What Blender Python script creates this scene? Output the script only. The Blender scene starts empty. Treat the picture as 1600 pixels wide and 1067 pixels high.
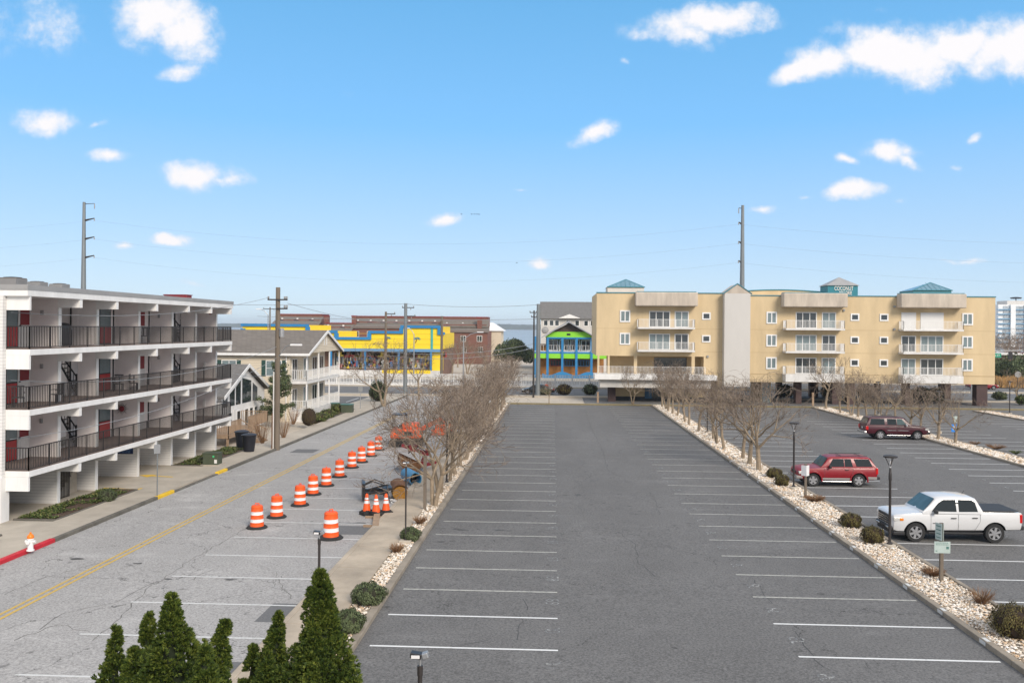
import bpy, bmesh, math, random
from mathutils import Vector, Matrix
R = math.radians
# ------------------------------------------------------------------ camera
FPX = 1350.0; CZ = 8.5; YAW = math.atan(65/1350); ROLL = 0.008
SL = 0.0089; YB = 115.0
CA, SA = math.cos(YAW), math.sin(YAW)
scene = bpy.context.scene
cam = bpy.data.cameras.new('camera'); camo = bpy.data.objects.new('camera', cam)
scene.collection.objects.link(camo); scene.camera = camo
cam.sensor_width = 36; cam.lens = FPX/1600*36; cam.clip_end = 20000; cam.clip_start = 0.3
cam.shift_y = -(533.5-512)/1600
camo.location = (0, 0, CZ)
camo.matrix_world = Matrix.Translation((0, 0, CZ)) @ Matrix.Rotation(YAW, 4, 'Z') @ Matrix.Rotation(R(90), 4, 'X') @ Matrix.Rotation(ROLL, 4, 'Z')
# ------------------------------------------------------------------ light
SUN_EL, SUN_AZ = 33.0, 148.0      # azimuth: degrees clockwise from +Y
w = bpy.data.worlds.new('World'); scene.world = w; w.use_nodes = True
SKY_STR = 0.08
HOR = (.50, .63, .74); ZEN = (.06, .19, .42); MIDS = ((.083, (.37,.54,.74)), (.225, (.165,.43,.77)), (.355, (.115,.36,.66)))
scene.view_settings.view_transform = 'Standard'; scene.view_settings.look = 'None'
scene.view_settings.exposure = 0.52; scene.view_settings.gamma = 1
sd = bpy.data.lights.new('sun', 'SUN'); so = bpy.data.objects.new('sun', sd); scene.collection.objects.link(so)
sd.energy = 2.4; sd.angle = R(22); sd.color = (1, .90, .78)
sdir = Vector((math.sin(R(SUN_AZ))*math.cos(R(SUN_EL)), math.cos(R(SUN_AZ))*math.cos(R(SUN_EL)), math.sin(R(SUN_EL))))
so.rotation_euler = sdir.to_track_quat('Z', 'Y').to_euler()

def build_world():
    nt = w.node_tree; nt.nodes.clear(); N = nt.nodes.new; L = nt.links.new
    out = N('ShaderNodeOutputWorld'); bg = N('ShaderNodeBackground'); bg.inputs[1].default_value = 1
    L(bg.outputs[0], out.inputs[0])
    sky = N('ShaderNodeTexSky'); sky.sky_type = 'NISHITA'; sky.sun_disc = False
    sky.sun_elevation = R(SUN_EL); sky.sun_rotation = R(SUN_AZ); sky.altitude = 0; sky.air_density = 1.0
    sky.dust_density = 0.3; sky.ozone_density = 2.5
    def m(op, a, b=None, c=None):
        n = N('ShaderNodeMath'); n.operation = op
        for i, v in enumerate((a, b, c)):
            if v is None: continue
            if isinstance(v, (int, float)): n.inputs[i].default_value = v
            else: L(v, n.inputs[i])
        return n.outputs[0]
    tc = N('ShaderNodeTexCoord')
    dot = lambda vec: (lambda n: (setattr(n, 'operation', 'DOT_PRODUCT'), L(tc.outputs['Generated'], n.inputs[0]), setattr(n.inputs[1], 'default_value', vec), n.outputs['Value'])[3])(N('ShaderNodeVectorMath'))
    rr = dot((CA, SA, 0)); ff = dot((-SA, CA, 0)); zz = dot((0, 0, 1))
    fp = m('MAXIMUM', ff, 0.05)
    u = m('DIVIDE', rr, fp); v = m('DIVIDE', zz, fp)
    front = m('GREATER_THAN', ff, 0.06)
    cx = N('ShaderNodeCombineXYZ'); L(u, cx.inputs[0]); L(v, cx.inputs[1])
    n1 = N('ShaderNodeTexNoise'); n1.inputs['Scale'].default_value = 22; n1.inputs['Detail'].default_value = 10; n1.inputs['Roughness'].default_value = .64
    L(cx.outputs[0], n1.inputs['Vector'])
    n2 = N('ShaderNodeTexNoise'); n2.inputs['Scale'].default_value = 9; n2.inputs['Detail'].default_value = 4
    L(cx.outputs[0], n2.inputs['Vector'])
    # warp
    vm = N('ShaderNodeVectorMath'); vm.operation = 'SUBTRACT'; L(n2.outputs['Color'], vm.inputs[0]); vm.inputs[1].default_value = (.5, .5, .5)
    vs = N('ShaderNodeVectorMath'); vs.operation = 'SCALE'; L(vm.outputs[0], vs.inputs[0]); vs.inputs['Scale'].default_value = .045
    va = N('ShaderNodeVectorMath'); va.operation = 'ADD'; L(cx.outputs[0], va.inputs[0]); L(vs.outputs[0], va.inputs[1])
    # clouds: (px, py, half width, half height, tilt deg, strength) of the sky in front
    CL = [(250,20,75,45,15,1),(285,58,60,38,30,1),(222,38,40,40,40,.8),(285,112,44,12,-8,.55),(65,182,52,22,8,1),(168,247,36,12,-6,.9),(310,270,64,22,4,1),(350,280,50,12,10,.8),
          (198,379,16,8,0,.75),(267,371,33,11,0,1),(308,441,36,6,0,.45),(690,348,30,13,-10,1),(844,411,22,10,-6,.95),(925,206,46,14,-22,.9),(50,35,95,50,0,.48),
          (1110,30,90,28,-4,1.05),(1080,58,40,22,20,.75),(1000,42,40,14,0,.45),(1310,45,30,18,0,.4),(1240,112,48,18,-28,.95),(1300,92,70,34,0,1.05),(1400,85,80,45,0,1.1),(1500,75,90,40,-8,1.1),(1350,85,60,40,0,1.1),(1450,90,60,42,0,1.1),(1550,80,50,44,0,1.1),(1270,100,50,28,-15,1.0),
          (1590,75,60,48,0,1.1),(1390,236,50,17,-2,1),(1420,246,32,12,20,.9),(1322,253,20,9,0,.9),(1332,302,46,16,-4,1),(1252,311,20,6,0,.6),(1190,332,18,8,0,.7),(1520,209,16,7,-10,.55),
          (1510,412,38,5,-4,.55),(1240,409,40,5,0,.35),(820,293,24,3,0,.4),(1390,320,22,6,-14,.25),(975,88,10,6,0,.35),(1488,256,10,7,0,.3),(540,150,16,24,0,.18),(480,430,12,4,0,.3),
          (155,193,20,7,-20,.4),(1370,20,20,8,0,.2)]
    acc = None
    for (px, py, a, b, t, s) in CL:
        cu = (px-800)/FPX; cv = (512-py)/FPX + ROLL*(px-800)/FPX
        mp = N('ShaderNodeMapping'); mp.vector_type = 'TEXTURE'
        mp.inputs['Location'].default_value = (cu, cv, 0); mp.inputs['Rotation'].default_value = (0, 0, R(-t))
        mp.inputs['Scale'].default_value = (a/FPX*1.42, b/FPX*1.38, 1)
        L(va.outputs[0], mp.inputs[0])
        ln = N('ShaderNodeVectorMath'); ln.operation = 'LENGTH'; L(mp.outputs[0], ln.inputs[0])
        e = m('MULTIPLY', m('MAXIMUM', m('SUBTRACT', 1.0, ln.outputs['Value']), 0), s)
        acc = e if acc is None else m('MAXIMUM', acc, e)
    # density
    d = m('ADD', acc, m('MULTIPLY', m('SUBTRACT', n1.outputs[0], .5), 1.7))
    d = m('MULTIPLY', d, m('GREATER_THAN', acc, 0.001))
    mr = N('ShaderNodeMapRange'); mr.interpolation_type = 'SMOOTHSTEP'; L(d, mr.inputs[0])
    mr.inputs[1].default_value = .06; mr.inputs[2].default_value = .80
    edge = N('ShaderNodeMapRange'); edge.interpolation_type = 'SMOOTHSTEP'; L(acc, edge.inputs[0]); edge.inputs[1].default_value = 0; edge.inputs[2].default_value = .25
    dens = m('MULTIPLY', m('MULTIPLY', mr.outputs[0], edge.outputs[0]), front)
    # unseen cloud added overhead and behind the view to whiten the sky light
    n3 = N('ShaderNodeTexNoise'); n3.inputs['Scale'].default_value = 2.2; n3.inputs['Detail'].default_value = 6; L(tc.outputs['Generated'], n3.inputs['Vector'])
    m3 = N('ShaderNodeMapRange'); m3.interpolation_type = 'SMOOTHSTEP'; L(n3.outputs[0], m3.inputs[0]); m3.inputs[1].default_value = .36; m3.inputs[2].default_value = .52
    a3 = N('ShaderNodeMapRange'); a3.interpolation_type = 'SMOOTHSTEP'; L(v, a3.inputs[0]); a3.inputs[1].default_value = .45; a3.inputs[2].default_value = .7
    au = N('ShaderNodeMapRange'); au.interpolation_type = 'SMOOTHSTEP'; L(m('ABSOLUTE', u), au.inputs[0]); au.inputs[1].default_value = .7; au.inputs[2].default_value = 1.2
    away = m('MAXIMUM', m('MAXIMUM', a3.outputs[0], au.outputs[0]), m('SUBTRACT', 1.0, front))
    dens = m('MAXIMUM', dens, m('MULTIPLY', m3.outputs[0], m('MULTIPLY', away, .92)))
    el = N('ShaderNodeValToRGB'); L(zz, el.inputs[0]); ce = el.color_ramp.elements
    ce[0].position = 0; ce[0].color = (*HOR, 1); ce[1].position = 1; ce[1].color = (*ZEN, 1)
    for q, c_ in MIDS:
        x = ce.new(q); x.color = (*c_, 1)
    sk1 = N('ShaderNodeMix'); sk1.data_type = 'RGBA'; sk1.blend_type = 'MULTIPLY'; sk1.inputs[0].default_value = 1
    L(sky.outputs[0], sk1.inputs['A']); sk1.inputs['B'].default_value = (SKY_STR, SKY_STR, SKY_STR, 1)
    skc = N('ShaderNodeMix'); skc.data_type = 'RGBA'; skc.inputs[0].default_value = .82
    L(sk1.outputs['Result'], skc.inputs['A']); L(el.outputs[0], skc.inputs['B'])
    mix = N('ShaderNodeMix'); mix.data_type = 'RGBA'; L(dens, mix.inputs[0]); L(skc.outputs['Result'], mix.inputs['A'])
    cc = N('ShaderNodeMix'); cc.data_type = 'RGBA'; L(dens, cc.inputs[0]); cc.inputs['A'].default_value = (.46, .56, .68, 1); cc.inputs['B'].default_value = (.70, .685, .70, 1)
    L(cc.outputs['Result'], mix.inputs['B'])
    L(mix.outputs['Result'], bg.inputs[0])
build_world()

# ------------------------------------------------------------------ photo pixel -> world
def unroll(x, y):
    dx, dy = x-800, y-512
    return 800+dx+dy*ROLL, 512+dy-dx*ROLL
def G(Y): return -SL*min(max(Y, -20), YB)
def gp(x, y, dz=0):
    """ground point seen at a photo pixel"""
    x, y = unroll(x, y); u = (x-800)/FPX; v = (y-512)/FPX
    dX, dY, dZ = u*CA-SA, u*SA+CA, -v
    t = (CZ-dz)/(v-SL*dY)
    if t < 0 or t*dY > YB: t = (CZ-dz+SL*YB)/v
    return Vector((dX*t, dY*t, CZ+dZ*t))
def at(x, y, Y):
    """point of the plane at distance Y seen at a photo pixel"""
    x, y = unroll(x, y); u = (x-800)/FPX; v = (y-512)/FPX
    t = Y/(u*SA+CA)
    return Vector(((u*CA-SA)*t, Y, CZ-v*t))
def atX(x, y, X):
    x, y = unroll(x, y); u = (x-800)/FPX; v = (y-512)/FPX
    t = X/(u*CA-SA)
    return Vector((X, (u*SA+CA)*t, CZ-v*t))

# ------------------------------------------------------------------ mesh helpers
COL = scene.collection
class MB:
    def __init__(s): s.v = []; s.f = []; s.m = []; s.mi = 0
    def add(s, vs, fs):
        o = len(s.v); s.v += [tuple(p) for p in vs]
        for f in fs: s.f.append([o+i for i in f]); s.m.append(s.mi)
        return s
    def poly(s, *pts): return s.add(pts, [list(range(len(pts)))])
    def box(s, x0, x1, y0, y1, z0, z1):
        if x0 > x1: x0, x1 = x1, x0
        if y0 > y1: y0, y1 = y1, y0
        if z0 > z1: z0, z1 = z1, z0
        return s.add([(x0,y0,z0),(x1,y0,z0),(x1,y1,z0),(x0,y1,z0),(x0,y0,z1),(x1,y0,z1),(x1,y1,z1),(x0,y1,z1)],
              [(0,3,2,1),(4,5,6,7),(0,1,5,4),(1,2,6,5),(2,3,7,6),(3,0,4,7)])
    def obox(s, c, sx, sy, sz, rot=None):
        """box centred at c, rotated by euler/matrix"""
        M = Matrix.Identity(3) if rot is None else rot
        pts = [Vector(c)+M@Vector((dx*sx/2, dy*sy/2, dz*sz/2)) for dz in (-1,1) for dx, dy in ((-1,-1),(1,-1),(1,1),(-1,1))]
        return s.add(pts, [(0,3,2,1),(4,5,6,7),(0,1,5,4),(1,2,6,5),(2,3,7,6),(3,0,4,7)])
    def tube(s, pts, rad, n=8, caps=True):
        pts = [Vector(p) for p in pts]
        if not isinstance(rad, (list, tuple)): rad = [rad]*len(pts)
        rings = []; o = len(s.v)
        for i, p in enumerate(pts):
            d = (pts[min(i+1, len(pts)-1)]-pts[max(i-1, 0)])
            if d.length < 1e-9: d = Vector((0,0,1))
            d.normalize()
            a = d.cross(Vector((0,0,1))) if abs(d.z) < .9 else d.cross(Vector((1,0,0)))
            a.normalize(); b = d.cross(a)
            for k in range(n):
                t = 2*math.pi*k/n
                s.v.append(tuple(p+(a*math.cos(t)+b*math.sin(t))*rad[i]))
        for i in range(len(pts)-1):
            for k in range(n):
                s.f.append([o+i*n+k, o+i*n+(k+1)%n, o+(i+1)*n+(k+1)%n, o+(i+1)*n+k]); s.m.append(s.mi)
        if caps:
            s.f.append([o+k for k in range(n)][::-1]); s.m.append(s.mi)
            s.f.append([o+(len(pts)-1)*n+k for k in range(n)]); s.m.append(s.mi)
        return s
    def lathe(s, prof, n=16, c=(0,0,0), axis='z', cap=True):
        """prof: (radius, height) pairs"""
        o = len(s.v)
        for (r, h) in prof:
            for k in range(n):
                t = 2*math.pi*k/n; a, b = r*math.cos(t), r*math.sin(t)
                p = (a, b, h) if axis == 'z' else ((h, a, b) if axis == 'x' else (b, h, a))
                s.v.append((p[0]+c[0], p[1]+c[1], p[2]+c[2]))
        for i in range(len(prof)-1):
            for k in range(n):
                s.f.append([o+i*n+k, o+i*n+(k+1)%n, o+(i+1)*n+(k+1)%n, o+(i+1)*n+k]); s.m.append(s.mi)
        if cap:
            s.f.append([o+k for k in range(n)][::-1]); s.m.append(s.mi)
            e = o+(len(prof)-1)*n; s.f.append([e+k for k in range(n)]); s.m.append(s.mi)
        return s
    def prism(s, outline, h0, h1, axis='y'):
        """outline of (a, b) pairs extruded along axis from h0 to h1 (y: a=x b=z; x: a=y b=z; z: a=x b=y)"""
        f = {'y': lambda a, b, h: (a, h, b), 'x': lambda a, b, h: (h, a, b), 'z': lambda a, b, h: (a, b, h)}[axis]
        n = len(outline); o = len(s.v)
        s.v += [f(a, b, h0) for a, b in outline]+[f(a, b, h1) for a, b in outline]
        s.f.append(list(range(o, o+n))); s.m.append(s.mi); s.f.append(list(range(o+n, o+2*n))[::-1]); s.m.append(s.mi)
        for i in range(n):
            j = (i+1) % n; s.f.append([o+i, o+n+i, o+n+j, o+j]); s.m.append(s.mi)
        return s
    def build(s, name, mat, parent=None, smooth=False, bevel=0, seg=2, fix=True):
        me = bpy.data.meshes.new(name)
        vs = s.v
        if parent is not None and parent.get('_w'):
            l = parent['_w']; vs = [(p[0]-l[0], p[1]-l[1], p[2]-l[2]) for p in vs]
        me.from_pydata(vs, [], s.f)
        for mm in (mat if isinstance(mat, (list, tuple)) else [mat]): me.materials.append(mm)
        if any(s.m): me.polygons.foreach_set('material_index', s.m)
        if fix and len(s.f) < 60000:
            bm = bmesh.new(); bm.from_mesh(me); bmesh.ops.recalc_face_normals(bm, faces=bm.faces); bm.to_mesh(me); bm.free()
        if smooth:
            me.polygons.foreach_set('use_smooth', [True]*len(me.polygons)); me.set_sharp_from_angle(angle=R(40))
        o = bpy.data.objects.new(name, me); COL.objects.link(o)
        if parent is not None: o.parent = parent
        if bevel:
            b = o.modifiers.new('bevel', 'BEVEL'); b.width = bevel; b.segments = seg; b.limit_method = 'ANGLE'; b.angle_limit = R(35); b.harden_normals = False
        return o
def tag(o, label=None, cat=None, group=None, kind=None):
    if label: o['label'] = label
    if cat: o['category'] = cat
    if group: o['group'] = group
    if kind: o['kind'] = kind
    return o
def thing(name, label, cat, loc=(0,0,0), rz=0, group=None, world=False):
    o = bpy.data.objects.new(name, None); COL.objects.link(o); o.location = loc; o.rotation_euler = (0,0,rz)
    o.empty_display_size = .3
    if world: o['_w'] = [float(c) for c in loc]
    return tag(o, label, cat, group)
def dup(root, loc=None, rz=None, label=None, sc=None):
    def rec(o, par):
        c = o.copy(); COL.objects.link(c); c.parent = par
        for ch in kids.get(o, []): rec(ch, c)
        return c
    kids = {}
    for o in bpy.data.objects:
        if o.parent: kids.setdefault(o.parent, []).append(o)
    r = rec(root, None)
    if loc is not None: r.location = loc
    if rz is not None: r.rotation_euler = (0,0,rz)
    if label: r['label'] = label
    if sc is not None: r.scale = sc if isinstance(sc, (tuple, list)) else (sc, sc, sc)
    return r
ORD = ['nearest','second','third','fourth','fifth','sixth','seventh','eighth','ninth','tenth','eleventh','twelfth','thirteenth','fourteenth','fifteenth','sixteenth','seventeenth','eighteenth','nineteenth','twentieth']

# ------------------------------------------------------------------ materials
def mat(name, col, rough=.75, var=.12, scale=1.5, bump=0, bscale=30, metal=0, spec=.5, emis=None, coat=0, streak=0):
    m = bpy.data.materials.new(name); m.use_nodes = True; nt = m.node_tree; N = nt.nodes.new; L = nt.links.new
    b = nt.nodes['Principled BSDF']; b.inputs['Roughness'].default_value = rough; b.inputs['Metallic'].default_value = metal
    b.inputs['Specular IOR Level'].default_value = spec; b.inputs['Coat Weight'].default_value = coat
    c = (*col, 1)
    if var or bump:
        tc = N('ShaderNodeTexCoord')
    if var:
        n = N('ShaderNodeTexNoise'); n.inputs['Scale'].default_value = scale; n.inputs['Detail'].default_value = 6; n.inputs['Roughness'].default_value = .65
        if streak:
            mp = N('ShaderNodeMapping'); mp.inputs['Scale'].default_value = (1, 1, 1/streak); L(tc.outputs['Object'], mp.inputs[0]); L(mp.outputs[0], n.inputs['Vector'])
        else: L(tc.outputs['Object'], n.inputs['Vector'])
        mr = N('ShaderNodeMapRange'); mr.inputs[1].default_value = .3; mr.inputs[2].default_value = .7
        mr.inputs[3].default_value = 1-var; mr.inputs[4].default_value = 1+var; L(n.outputs[0], mr.inputs[0])
        mx = N('ShaderNodeMix'); mx.data_type = 'RGBA'; mx.blend_type = 'MULTIPLY'; mx.inputs[0].default_value = 1
        mx.inputs['A'].default_value = c; L(mr.outputs[0], mx.inputs['B']); L(mx.outputs['Result'], b.inputs['Base Color'])
    else: b.inputs['Base Color'].default_value = c
    if bump:
        n = N('ShaderNodeTexNoise'); n.inputs['Scale'].default_value = bscale; n.inputs['Detail'].default_value = 4; L(tc.outputs['Object'], n.inputs['Vector'])
        bp = N('ShaderNodeBump'); bp.inputs['Strength'].default_value = bump; bp.inputs['Distance'].default_value = .045
        L(n.outputs[0], bp.inputs['Height']); L(bp.outputs[0], b.inputs['Normal'])
    if emis: b.inputs['Emission Color'].default_value = (*emis[:3], 1); b.inputs['Emission Strength'].default_value = emis[3]
    return m
def asphalt(name, base, crack=.6, cscale=.3, grain=.22, blot=.12, warm=0, crk_lo=.45, speck=110):
    m = bpy.data.materials.new(name); m.use_nodes = True; nt = m.node_tree; N = nt.nodes.new; L = nt.links.new
    b = nt.nodes['Principled BSDF']; b.inputs['Roughness'].default_value = .9; b.inputs['Specular IOR Level'].default_value = .25
    tc = N('ShaderNodeTexCoord'); P = tc.outputs['Object']
    def noise(s, d=5, r=.6, vec=None):
        n = N('ShaderNodeTexNoise'); n.inputs['Scale'].default_value = s; n.inputs['Detail'].default_value = d; n.inputs['Roughness'].default_value = r; L(vec or P, n.inputs['Vector']); return n
    def rng(v, a, b_, c, d):
        r = N('ShaderNodeMapRange'); L(v, r.inputs[0]); r.inputs[1].default_value = a; r.inputs[2].default_value = b_; r.inputs[3].default_value = c; r.inputs[4].default_value = d; return r.outputs[0]
    def mul(a, b_):
        n = N('ShaderNodeMath'); n.operation = 'MULTIPLY'; L(a, n.inputs[0]); L(b_, n.inputs[1]) if not isinstance(b_, float) else setattr(n.inputs[1], 'default_value', b_); return n.outputs[0]
    g = rng(noise(speck/8, 6, .85).outputs[0], .36, .64, 1-grain, 1+grain)
    mp = N('ShaderNodeMapping'); mp.inputs['Scale'].default_value = (1, .35, 1); L(P, mp.inputs[0])
    k = rng(noise(.22, 6, .6, mp.outputs[0]).outputs[0], .3, .7, 1-blot, 1+blot)
    k2 = rng(noise(1.3, 4, .6).outputs[0], .3, .7, 1-blot*.5, 1+blot*.5)
    # cracks
    wn = noise(.8, 4, .65); vm = N('ShaderNodeVectorMath'); vm.operation = 'SCALE'; L(wn.outputs['Color'], vm.inputs[0]); vm.inputs['Scale'].default_value = 1.6
    va = N('ShaderNodeVectorMath'); va.operation = 'ADD'; L(P, va.inputs[0]); L(vm.outputs[0], va.inputs[1])
    vo = N('ShaderNodeTexVoronoi'); vo.feature = 'DISTANCE_TO_EDGE'; vo.inputs['Scale'].default_value = cscale; L(va.outputs[0], vo.inputs['Vector'])
    line = rng(vo.outputs['Distance'], 0, .0045*cscale/.3*1.3, 1, 0)
    mask = rng(noise(.13, 3, .6).outputs[0], crk_lo, crk_lo+.12, 0, 1)
    ck = mul(line, mask)
    ckf = rng(ck, 0, 1, 1, 1-crack)
    # dust lying in soft drifts, small dark oil drips
    dm = N('ShaderNodeMapping'); dm.inputs['Scale'].default_value = (.45, 1, 1); L(P, dm.inputs[0])
    dust = rng(noise(.55, 7, .7, dm.outputs[0]).outputs[0], .56, .72, 1, 1.26)
    oil = rng(noise(1.7, 3, .5).outputs[0], .685, .74, 1, .62)
    tot = mul(mul(mul(mul(mul(g, k), k2), ckf), dust), oil)
    mx = N('ShaderNodeMix'); mx.data_type = 'RGBA'; mx.blend_type = 'MULTIPLY'; mx.inputs[0].default_value = 1
    mx.inputs['A'].default_value = (base*(1+warm), base, base*(1-warm*1.2), 1); L(tot, mx.inputs['B']); L(mx.outputs['Result'], b.inputs['Base Color'])
    bp = N('ShaderNodeBump'); bp.inputs['Strength'].default_value = .25; bp.inputs['Distance'].default_value = .02
    L(noise(40, 3).outputs[0], bp.inputs['Height']); L(bp.outputs[0], b.inputs['Normal'])
    return m
def paint_worn(name, col, under, wear=.5, scale=9):
    """road paint worn through to the surface below it"""
    m = mat(name, col, .7, 0); nt = m.node_tree; N = nt.nodes.new; L = nt.links.new; b = nt.nodes['Principled BSDF']
    tc = N('ShaderNodeTexCoord'); n = N('ShaderNodeTexNoise'); n.inputs['Scale'].default_value = scale; n.inputs['Detail'].default_value = 8; n.inputs['Roughness'].default_value = .8
    L(tc.outputs['Object'], n.inputs['Vector'])
    r = N('ShaderNodeMapRange'); L(n.outputs[0], r.inputs[0]); r.inputs[1].default_value = wear-.08; r.inputs[2].default_value = wear+.08
    mx = N('ShaderNodeMix'); mx.data_type = 'RGBA'; L(r.outputs[0], mx.inputs[0]); mx.inputs['A'].default_value = (*under, 1); mx.inputs['B'].default_value = (*col, 1)
    L(mx.outputs['Result'], b.inputs['Base Color']); return m
def island_mat(name, cols, rough=.8, nscale=2.0, trans=0):
    """colour varies from piece to piece (stones, leaves) between cols"""
    m = bpy.data.materials.new(name); m.use_nodes = True; nt = m.node_tree; N = nt.nodes.new; L = nt.links.new
    b = nt.nodes['Principled BSDF']; b.inputs['Roughness'].default_value = rough; b.inputs['Specular IOR Level'].default_value = .3
    g = N('ShaderNodeNewGeometry'); tc = N('ShaderNodeTexCoord')
    n = N('ShaderNodeTexNoise'); n.inputs['Scale'].default_value = nscale; L(tc.outputs['Object'], n.inputs['Vector'])
    a = N('ShaderNodeMath'); a.operation = 'MULTIPLY_ADD'; L(n.outputs[0], a.inputs[0]); a.inputs[1].default_value = .9
    a2 = N('ShaderNodeMath'); a2.operation = 'SUBTRACT'; L(g.outputs['Random Per Island'], a2.inputs[0]); a2.inputs[1].default_value = .45
    L(a2.outputs[0], a.inputs[2])
    cr = N('ShaderNodeValToRGB'); L(a.outputs[0], cr.inputs[0]); e = cr.color_ramp.elements
    e[0].color = (*cols[0], 1); e[0].position = 0; e[1].color = (*cols[-1], 1); e[1].position = 1
    for i, c in enumerate(cols[1:-1]):
        x = e.new((i+1)/(len(cols)-1)); x.color = (*c, 1)
    L(cr.outputs[0], b.inputs['Base Color']); return m
def brick_mat(name, c1, c2, mortar, scale=1.0, bw=.5, bh=.2, msize=.02, rough=.85, axis='x', var=.5):
    """courses of brick, siding or shingle: axis = the horizontal direction of the face"""
    m = bpy.data.materials.new(name); m.use_nodes = True; nt = m.node_tree; N = nt.nodes.new; L = nt.links.new
    b = nt.nodes['Principled BSDF']; b.inputs['Roughness'].default_value = rough
    tc = N('ShaderNodeTexCoord'); sp = N('ShaderNodeSeparateXYZ'); L(tc.outputs['Object'], sp.inputs[0])
    ad = N('ShaderNodeMath'); ad.operation = 'ADD'; L(sp.outputs[0], ad.inputs[0]); L(sp.outputs[1], ad.inputs[1])
    cb = N('ShaderNodeCombineXYZ'); L(ad.outputs[0], cb.inputs[0]); L(sp.outputs[2], cb.inputs[1])
    br = N('ShaderNodeTexBrick'); L(cb.outputs[0], br.inputs['Vector']); br.inputs['Scale'].default_value = scale
    br.inputs['Color1'].default_value = (*c1, 1); br.inputs['Color2'].default_value = (*c2, 1); br.inputs['Mortar'].default_value = (*mortar, 1)
    br.inputs['Mortar Size'].default_value = msize; br.inputs['Brick Width'].default_value = bw; br.inputs['Row Height'].default_value = bh
    n = N('ShaderNodeTexNoise'); n.inputs['Scale'].default_value = 1.2; n.inputs['Detail'].default_value = 6; L(tc.outputs['Object'], n.inputs['Vector'])
    r = N('ShaderNodeMapRange'); L(n.outputs[0], r.inputs[0]); r.inputs[3].default_value = 1-var*.4; r.inputs[4].default_value = 1+var*.4
    mx = N('ShaderNodeMix'); mx.data_type = 'RGBA'; mx.blend_type = 'MULTIPLY'; mx.inputs[0].default_value = 1
    L(br.outputs['Color'], mx.inputs['A']); L(r.outputs[0], mx.inputs['B']); L(mx.outputs['Result'], b.inputs['Base Color']); return m
LOT = .142; STR = .325
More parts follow.
